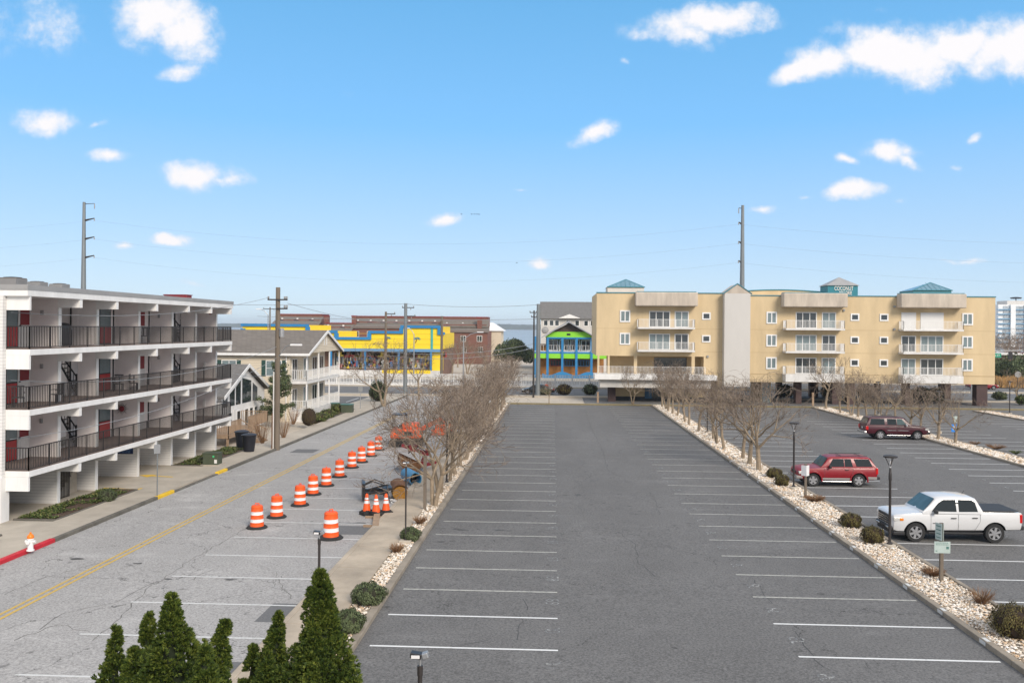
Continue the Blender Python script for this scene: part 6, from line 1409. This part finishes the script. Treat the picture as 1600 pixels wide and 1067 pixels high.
def sedan(label, loc, rz, paint):
    S = dict(w=.89, rw=.33, xf=.9, xr=3.65, paint=paint, spokes=7, sw=.2, low=[(.0,.68,.7,.32,.08),(.2,.78,.84,.25,.1),(1.2,.95,.89,.22,.1),(3.7,1.0,.89,.24,.1),(4.55,.95,.84,.3,.1),(4.7,.85,.78,.35,.1)],
      cab=(1.05,1.9,3.1,4.0,.94,1.42,.82,.58), wins=[([(1.75,1.0),(2.5,1.0),(2.5,1.33),(2.08,1.33)],'carglass'),([(2.56,1.0),(3.4,1.0),(3.1,1.33),(2.56,1.33)],'carglass')],
      doors=[[(1.4,.35),(2.53,.35),(2.53,.93),(1.4,.93)],[(2.53,.35),(3.3,.35),(3.45,.93),(2.53,.93)]], handles=[(2.35,.86),(3.25,.86)], mir=(1.75,1.0), lf=[(.06,.36,.6,.72,'lamp_clear')], tl=[(4.5,4.7,.68,.84)], extra=[('grille',[(-.01,.05,-.4,.4,.4,.55)],'plastic',.01),('bumper',[(4.6,4.76,-.75,.75,.35,.55)],'plastic',.03)])
    return vehicle('sedan', label, 'car', loc, rz, S)
p = gp(815, 612); p = at(815, 608, 124); sedan('dark car on the highway half hidden by the trees left of the steel pole', (p.x, 124.5, G(130)), R(0), mat('dark_car_paint', (.015,.018,.022), .25, .05, coat=.5))
p = at(1588, 585, 140); sedan('dark red car on the highway at the right edge of the photo', (p.x, 146, G(130)), R(180), rp)
# ------------------------------------------------------------------ across the highway
GZ = G(200)
# white picket fence in the median: panels as parts
def picket(label, xa, xb, Y, h, n_post, m=M['offwhite']):
    t = thing('picket_fence', label, 'fence', ((xa+xb)/2, Y, GZ), world=True); L_ = (xb-xa)/n_post
    for i in range(n_post):
        b = MB(); x = xa+i*L_; k = max(4, int(L_/.24))
        for j in range(k): q = x+L_*(j+.5)/k; b.box(q-.045, q+.045, Y-.02, Y+.02, GZ+.45, GZ+h)
        b.box(x, x+L_, Y-.04, Y+.04, GZ+h-.12, GZ+h-.03); b.box(x, x+L_, Y-.04, Y+.04, GZ+.5, GZ+.6); b.build('fence_panel', m, t, fix=False)
        MB().box(x-.07, x+.07, Y-.07, Y+.07, GZ, GZ+h+.08).build('post', m, t)
    MB().box(xa, xb, Y-.2, Y+.2, GZ+.1, GZ+.42).build('base_wall', m, t)
picket('white picket fence along the highway median, crossing in front of the stores', at(500,600,137.5).x, at(1300,600,137.5).x, 137.5, 2.05, 30)
# yellow store
YS = 166; sx = lambda px, Y=YS: at(px, 512, Y).x; sz = lambda px, py, Y=YS: at(px, py, Y).z
ys_ = thing('yellow_store', 'long bright yellow beach store with blue stepped parapet and display windows', 'store', (sx(600), YS, GZ), world=True)
steps = [(379,480,506),(480,525,516),(525,578,526.5),(578,628,517),(628,686,508.5),(686,693,519)]
b = MB(); c = MB(); prev = None
zb_ = sz(640, 545)
for (a, e, py) in steps:
    z = sz((a+e)/2, py); b.box(sx(a), sx(e)-.0, YS, YS+18, zb_, z-.2)
    c.box(sx(a)-.25, sx(e)+.25, YS-.35, YS+.5, z-.5, z)
    if prev is not None and abs(prev-z) > .3: lo, hi = sorted((prev, z)); c.box(sx(a)-.45 if z > prev else sx(a)-.25, sx(a)+.3 if z > prev else sx(a)+.45, YS-.34, YS+.49, lo-.5, hi-.5)
    prev = z
b.build('upper_wall', M['yellow'], ys_); c.box(sx(379)-.3, sx(379)+.6, YS-.33, YS+.48, zb_, sz(379,506)-.9); c.build('parapet_trim', M['blue'], ys_)
b = MB()
for z in (sz(640,522), sz(640,530), sz(640,538)): b.box(sx(379), sx(690), YS-.03, YS, z, z+.06)
b.build('siding_joint', mat('yellow_joint', (.62,.42,.01), .6, .05), ys_)
MB().box(sx(500), sx(692), YS-1.3, YS, zb_-.55, zb_).build('canopy_trim', mat('pale_blue_trim', (.12,.27,.45), .5, .08), ys_)
MB().box(sx(379), sx(500), YS, YS+18, GZ, zb_).build('lower_wall', M['yellow'], ys_)
MB().box(sx(500), sx(692), YS+1.2, YS+18, GZ, zb_-.0).build('shop_wall', mat('shop_backwall', (.20,.12,.09), .9, .3, .8), ys_)
rs = random.Random(12); cols = ['merch_red','merch_blue','merch_yellow','merch_white','merch_dark','merch_pink']
for nm, c_ in zip(cols, ((.35,.03,.03),(.05,.15,.35),(.70,.50,.05),(.55,.55,.52),(.03,.03,.04),(.45,.20,.18))): M[nm] = mat(nm, c_, .7, .2, 3)
for i in range(8):
    a = 520+i*21.2; e = a+19
    o = window_on(ys_, 'shop_window', ((sx(a)+sx(e))/2, YS+1.15, (sz(640,576)+sz(640,552))/2), sx(e)-sx(a), sz(640,552)-sz(640,576), '-y', M['offwhite'], M['glass'], mull=3, fw=.09)
b = [MB() for _ in cols]
for i in range(150):
    x = rs.uniform(sx(523), sx(684)); z = rs.uniform(sz(640,577), sz(640,562)); w_ = rs.uniform(.2,.6); h_ = rs.uniform(.4,1.2); rs.choice(b).box(x, x+w_, YS+.95, YS+1.08, z, z+h_)
for i in range(46):
    x = rs.uniform(sx(523), sx(684)); w_ = rs.uniform(1.0,2.2); b[rs.choice((0,2,2,0,5))].box(x, x+w_, YS+.75, YS+.9, sz(640,557)+rs.uniform(-.3,.3), sz(640,551))
for q, nm in zip(b, cols): tag(q.build('merchandise', M[nm], ys_), kind='stuff')
for px in (520, 573, 625, 675): MB().box(sx(px)-.18, sx(px)+.18, YS-1.25, YS-.95, GZ, zb_-.5).build('post', M['blue'], ys_)
MB().box(sx(520), sx(690), YS-1.5, YS-.2, GZ, GZ+1.15).build('plinth', M['offwhite'], ys_); MB().box(sx(600), sx(675), YS-1.6, YS-1.5, sz(640,583), sz(640,577.5)).build('yellow_band', M['yellow'], ys_)
MB().box(sx(676), sx(692), YS-.4, YS+1.15, GZ+1.15, zb_-.55).build('corner_panel', M['yellow'], ys_); MB().box(sx(674.5)-.15, sx(675.5)+.15, YS-.12, YS, zb_, sz(675,512)).build('corner_strip', mat('teal_strip', (.04,.35,.35), .5, .05), ys_)
# palm emblems on the wall
def palm(px, py, s):
    b = MB(); x, z = sx(px), sz(px, py); y = YS-.06
    b.poly((x-.5*s,y,z-1.0*s),(x-.25*s,y,z-1.0*s),(x+.05*s,y,z),(x-.1*s,y,z)); o = b.build('palm_trunk_emblem', M['rust'], ys_); b = MB()
    for a in (-.5,.1,.7,1.5,2.3,3.0,3.6): b.poly((x,y-.01,z),(x+math.cos(a+.3)*.45*s,y-.01,z+math.sin(a+.3)*.35*s),(x+math.cos(a)*.9*s,y-.01,z+math.sin(a)*.5*s-.1*s),(x+math.cos(a-.3)*.45*s,y-.01,z+math.sin(a-.3)*.3*s))
    b.build('palm_leaf_emblem', M['teal'], ys_)
palm(652, 529, .85); palm(606, 528, .8)
# brick condo blocks behind
def brick_block(label, px0, px1, ytop, ymid, ybot, Y, chim=()):
    t = thing('brick_condos', label, 'apartment building', (sx((px0+px1)/2, Y), Y, GZ), group='brown brick condos by the bay', world=True)
    x0, x1 = sx(px0, Y), sx(px1, Y); zt, zm, zb = sz((px0+px1)/2, ytop, Y), sz((px0+px1)/2, ymid, Y), sz((px0+px1)/2, ybot, Y)
    MB().box(x0, x1, Y, Y+14, GZ, zb+.01).build('wall', M['brick_red'], t)
    zu = zb+(zm-zb)*.55
    MB().box(x0+.5, x1-.5, Y+3.0, Y+13, zb, zu+.5).build('upper_wall', M['brick_red'], t)
    b = MB(); b.add([(x0-.3,Y-.4,zb-.2),(x1+.3,Y-.4,zb-.2),(x1+.3,Y+3.0,zb+.9),(x0-.3,Y+3.0,zb+.9),(x0-.3,Y-.4,zb-.4),(x1+.3,Y-.4,zb-.4)],[(0,1,2,3),(0,4,5,1)])
    z1 = zt-(zt-zm)*.45
    b.add([(x0,Y+2.6,zu),(x1,Y+2.6,zu),(x1,Y+5.6,z1),(x0,Y+5.6,z1),(x0,Y+2.6,zu-.25),(x1,Y+2.6,zu-.25)],[(0,1,2,3),(0,4,5,1)]); b.build('roof', M['shingle_br'], t)
    MB().box(x0+.4, x1-.4, Y+5.6, Y+13, zu, zt).build('parapet', M['brick_red'], t); MB().box(x0+.3, x1-.3, Y+5.5, Y+13.1, zt, zt+.18).build('parapet_cap', M['dark_red'], t)
    n = max(2, int((x1-x0)/3.4))
    for i in range(n):
        x = x0+(i+.5)*(x1-x0)/n; window_on(t, 'window', (x+.3, Y, zb-4.9), 1.2, 1.5, '-y', M['offwhite'], M['glass'], mull=1, fw=.1); window_on(t, 'window', (x, Y, zb-2.0), 1.4, 1.6, '-y', M['offwhite'], M['glass'], mull=1, fw=.12); window_on(t, 'upper_window', (x-.6, Y+3.0, (zb+.9+zu)/2), 1.5, .9, '-y', M['dark_red'], M['glass'], mull=0)
        MB().box(x-.8, x-.35, Y+4.0, Y+4.3, zu+.5, zu+1.0).build('roof_vent', M['offwhite'], t)
    for (px, pt) in chim:
        x = sx(px, Y); z = sz(px, pt, Y); MB().box(x-.6, x+.6, Y+2, Y+3.4, zb, z).build('chimney', M['brick_red'], t); MB().box(x-.7, x+.7, Y+1.9, Y+3.5, z, z+.2).build('chimney_cap', M['dark_red'], t)
brick_block('brown brick condo block seen above the cream house roof', 425, 497, 491, 499, 506, 235, [(507,494)])
brick_block('brown brick condo block between the two larger ones, seen above the house gable', 498, 546, 505, 509, 518, 228, [])
brick_block('long brown brick condo block behind the yellow store parapet', 547, 690, 494.5, 501, 511, 232, [(550,494)])
brick_block('brown brick condo block right of the yellow store, nearest the bay', 686, 762, 495.5, 504, 517, 225, [(748,497)])
# white roofed building
t = thing('white_roofed_building', 'cream building with a bright white hipped roof beside the bay', 'building', (sx(768,240), 240, GZ), world=True)
x0, x1 = sx(752,240), sx(783,240); zr_ = sz(770,517,240); MB().box(x0, x1, 240, 252, GZ, zr_).build('wall', M['beige_siding'], t)
b = MB(); zt = sz(765,504,240); b.poly((x0-.5,239.5,zr_),(x1+.8,239.5,zr_),(x1-2.5,246,zt),(x0-2,246,zt)); b.poly((x1+.8,239.5,zr_),(x1+.8,252.5,zr_),(x1-2.5,246,zt)); b.poly((x1+.8,252.5,zr_),(x0-.5,252.5,zr_),(x0-2,246,zt),(x1-2.5,246,zt)); b.build('roof', M['white'], t); MB().box(x1-.6, x1-.1, 239.9, 240, 2.5, 4).build('window', M['glass'], t)
# boat dock
t = thing('dock', 'low wooden dock with railings reaching into the bay', 'dock', (sx(810,268), 268, -1.7), world=True)
MB().box(sx(790,268), sx(834,268), 266, 269, -.7, -.45).build('deck', M['wood'], t)
for i in range(10): x = sx(790,268)+i*1.5; MB().tube([(x,266.2,-2.2),(x,266.2,.6)], .12, 6).build('pile', M['pole_wood'], t)
MB().box(sx(790,268), sx(834,268), 266.1, 266.2, .3, .42).build('rail', M['offwhite'], t)
# green restaurant
YG = 166; rt = thing('green_restaurant', 'lime green and blue two-storey restaurant with a steep gable', 'restaurant', (sx(888), YG, GZ), world=True)
xg0, xg1 = sx(848), sx(930); z_ = lambda py: sz(888, py, YG)
zF2 = z_(549); zE = z_(528)
MB().box(sx(836), sx(945), YG+2.5, YG+16, GZ, z_(540)).build('ground_wall', mat('orange_wood_wall', (.30,.13,.03), .8, .35, 1.2), rt)
MB().box(sx(853), sx(926), YG+2.5, YG+16, z_(549), z_(528)).build('upper_wall', mat('dark_green_wall', (.05,.07,.04), .7, .2), rt)
MB().box(sx(833), sx(948), YG, YG+2.5, z_(552), z_(550)).build('balcony_floor', M['blue'], rt)
MB().box(sx(833), sx(948), YG-.06, YG, z_(560), z_(552.5)).build('balcony_front', M['green'], rt); MB().box(sx(833), sx(948), YG-.09, YG+.02, z_(552.5), z_(549.5)).build('balcony_trim', M['blue'], rt)
MB().box(sx(833), sx(948), YG-.08, YG+.02, z_(549.5), z_(548.7)).build('white_band', M['white'], rt)
railing('balcony_railing', [(sx(833), YG+.1), (sx(948), YG+.1)], z_(549), 1.15, M['offwhite'], rt, .5, .03, 2.6)
for i in range(4):
    a = 857+i*17.2; window_on(rt, 'french_door', ((sx(a)+sx(a+15.5))/2, YG+2.45, (z_(548.5)+z_(531))/2), sx(a+15.5)-sx(a), z_(531)-z_(548.5), '-y', M['white'], M['glass'], mull=1, fw=.16)
for px in (856, 879, 901, 924.5): MB().box(sx(px)-.22, sx(px)+.22, YG-.3, YG+.1, GZ, z_(528)).build('post', M['blue'], rt)
MB().box(sx(837)-.2, sx(837)+.25, YG, YG+.4, GZ, z_(526)).build('post', M['blue'], rt)
MB().box(sx(855), sx(926), YG-.2, YG+.2, z_(529.5), z_(527)).build('eave_beam', M['blue'], rt)
pk = (sx(888.5), z_(504)); zg = z_(527)
gx = lambda f: None
b = MB(); b.prism([(sx(851.5), z_(527)),(sx(927), z_(527)),(sx(915), z_(518.5)),(sx(864), z_(518.5))], YG-.1, YG+16, 'y'); b.build('green_gable', M['green'], rt)
b = MB(); b.prism([(sx(864), z_(518.4)),(sx(915), z_(518.4)),(pk[0], pk[1]-.2)], YG+.0, YG+15.9, 'y'); b.build('dark_gable', mat('weathered_gable', (.07,.05,.04), .8, .4, 2), rt)
MB().box(pk[0]-.35, pk[0]+.35, YG-.14, YG-.1, z_(524), z_(521)).build('wall_emblem', M['black'], rt)
b = MB()
for s, e in ((-1, sx(846)), (1, sx(933))): b.prism([(pk[0], pk[1]), (e, z_(528.5)), (e, z_(527.2)), (pk[0], pk[1]+.32)], YG-1.2, YG+16.5, 'y')
b.build('roof', mat('grey_metal_roof', (.30,.31,.33), .5, .1, 1), rt)
for i in range(3):
    a = 860+i*22; window_on(rt, 'window', ((sx(a)+sx(a+18))/2, YG+2.45, (z_(573)+z_(563))/2), sx(a+18)-sx(a), z_(563)-z_(573), '-y', M['dark_red'] if i == 0 else M['blue'], M['glass'], mull=3, fw=.1)
b = MB(); n = 16
pts = [(sx(848)+(sx(932)-sx(848))*i/n, z_(583)-.35*math.sin(i*.8)) for i in range(n+1)]
b.prism([(pts[0][0], GZ)]+pts+[(pts[-1][0], GZ)], YG-1.5, YG-1.2, 'y'); b.build('wave_front', M['blue'], rt)
# grey-roofed hotel behind it
YR = 192; t = thing('grey_roofed_hotel', 'white hotel with a large grey roof behind the green restaurant', 'hotel', (sx(890,YR), YR, GZ), world=True)
x0, x1 = sx(845,YR), sx(960,YR); zw = sz(890,497.5,YR); MB().box(x0, x1, YR, YR+16, GZ, zw).build('wall', M['greywhite'], t)
b = MB(); b.prism([(YR-.6, zw-.1),(YR+8, sz(890,477,YR)+1.0),(YR+16.6, zw-.1)], x0-.3, x1+.3, 'x'); b.build('roof', M['shingle'], t)
for a in (849, 858, 866.5, 884, 898, 912, 922):
    window_on(t, 'window', ((sx(a,YR)+sx(a+7.5,YR))/2, YR, zw-1.05), sx(a+7.5,YR)-sx(a,YR), 1.35, '-y', M['white'], M['glass'], mull=0, fw=.14)
b = MB(); b.prism([(sx(872,YR), zw),(sx(907,YR), zw),(sx(889.5,YR), sz(889.5,491,YR))], YR-1.0, YR+2, 'y'); b.build('white_gable', M['white'], t)
MB().lathe([(.0,.0),(.7,.12),(.75,.2)], 14, (sx(852,YR), YR-.3, zw-2.6), 'y').build('satellite_dish', M['grey_trim'], t)
# far white tower at the right edge
YT = 560; t = thing('high_rise', 'white high-rise hotel with blue balcony bands at the right edge of the photo', 'high-rise', (sx(1590,YT), YT, GZ), world=True)
zt = sz(1580,476,YT); x0 = sx(1557,YT); x1 = x0+60; MB().box(x0+1, x1, YT, YT+25, GZ, zt).build('wall', M['white'], t)
for i in range(8):
    z = zt-3.4-i*2.95
    MB().box(x0, x1, YT-1.2, YT, z, z+.55).build('balcony_band', mat('pale_blue_glass', (.12,.28,.42), .4, .1) if 'pale_blue_glass' not in bpy.data.materials else bpy.data.materials['pale_blue_glass'], t); MB().box(x0+4, x1, YT-.3, YT-.01, z+1.0, z+2.5).build('window_strip', mat('strip_glass', (.36,.39,.41), .4, .4, .6) if 'strip_glass' not in bpy.data.materials else bpy.data.materials['strip_glass'], t)
for k in range(6): MB().box(x0+8+k*9, x0+11+k*9, YT-1.5, YT, GZ, zt).build('white_bay', M['white'], t)
MB().box(x0+8, x0+24, YT+3, YT+16, zt, zt+2.6).build('roof_block', M['greywhite'], t)
b = MB(); b.lathe([(3,0),(3.4,.8),(.5,1.2)], 14, (x0+16, YT+8, zt+4)); b.tube([(x0+16,YT+8,zt+2.6),(x0+16,YT+8,zt+4)], .3, 6); b.build('roof_mast', M['black'], t)
# low brown building and street signs at the right edge
p0 = sx(1552, 172); t = thing('brown_building', 'low brown flat-roofed building beyond the highway at the right edge', 'building', (p0, 172, GZ), world=True)
MB().box(p0-2, p0+26, 172, 184, GZ, 4.0).build('wall', mat('brown_wall', (.16,.11,.085), .9, .25, .8), t); MB().box(p0-2.6, p0+5.6, 171.3, 184.4, 4.0, 4.35).build('roof', M['offwhite'], t); MB().box(p0+5.6, p0+26.4, 171.4, 184.4, 4.0, 4.25).build('roof_edge', M['dark_red'], t)
for k in range(3): MB().box(p0+3+k*3, p0+5+k*3, 171.9, 172, .2, 2.4).build('window', M['glass'], t)
p = at(1555, 555, 135); t = thing('street_name_sign', 'green street name sign on a mast arm behind the corner of the condominium', 'street sign', (p.x, 135, GZ), world=True)
MB().tube([(p.x-3.5,135,GZ),(p.x-3.5,135,p.z+.9)], .12, 8).build('pole', M['steel'], t); MB().tube([(p.x-3.5,135,p.z+.55),(p.x+4.0,135,p.z+.75)], .07, 6).build('arm', M['steel'], t)
s1 = MB().box(p.x-.9, p.x+.85, 134.9, 134.95, p.z-.35, p.z+.3).build('sign_plate', mat('street_sign_green', (.0,.25,.15), .5, .05), t)
o = text('sign_lettering', '61st ST', .42, M['white'], t, (p.x, 134.88, p.z-.02), (R(90),0,0), .005)
MB().box(p.x+2.0, p.x+2.5, 134.85, 135.15, p.z-.6, p.z+.5).build('traffic_light', M['black'], t)
p = gp(1590, 625); p = at(1590, 585, 120); t = thing('round_sign', 'pale disc sign on a thin post at the right edge by the red car', 'sign', (p.x, 120, GZ), world=True)
MB().tube([(p.x,120,GZ),(p.x,120,p.z)], .05, 6).build('post', M['lamp'], t); MB().lathe([(.42,0),(.42,.03)], 18, (p.x,119.9,p.z), 'y').build('disc', M['grey_trim'], t)
# parked bins near the cream house
for px, py, lb in ((531, 638, 'green utility box on the pavement past the cream house'), (553, 640, 'dark green metal box on the pavement by the side parking')):
    g_ = gp(px+4, py+6); t = thing('utility_cabinet', lb, 'utility box', (g_.x-1.0, g_.y, G(g_.y)), group='utility boxes past the cream house'); MB().box(-.6,.6,-.45,.45,0,.95).build('cabinet', M['box_green'], t, bevel=.03); MB().box(-.64,.64,-.49,.49,.95,1.02).build('lid', M['dk_green'], t)
g_ = gp(563, 640); t = thing('street_sign', 'small sign on a thin steel pole at the street end by the side parking', 'sign', (g_.x, g_.y, G(g_.y))); MB().tube([(0,0,0),(0,0,2.6)], .04, 6).build('pole', M['steel'], t); MB().box(-.25,.25,-.05,-.03,2.0,2.6).build('sign_plate', M['steel'], t)
# ------------------------------------------------------------------ air over the bay
hz = MB().box(-5600, 5600, -60, 5400, -4.2, 44).build('haze', mat('haze_air', (.8,.85,.9), 1, 0), None); tag(hz, 'thin sea haze filling the air over the whole place', 'haze', kind='stuff')
hm = bpy.data.materials['haze_air']; nt = hm.node_tree; nt.nodes.remove(nt.nodes['Principled BSDF']); pv = nt.nodes.new('ShaderNodeVolumePrincipled')
pv.inputs['Color'].default_value = (.82,.90,1,1); pv.inputs['Density'].default_value = .00016; pv.inputs['Anisotropy'].default_value = .2
nt.links.new(pv.outputs[0], nt.nodes['Material Output'].inputs['Volume'])
bpy.context.view_layer.update()
for o in bpy.data.objects:
    if o.get('_w') is not None: del o['_w']
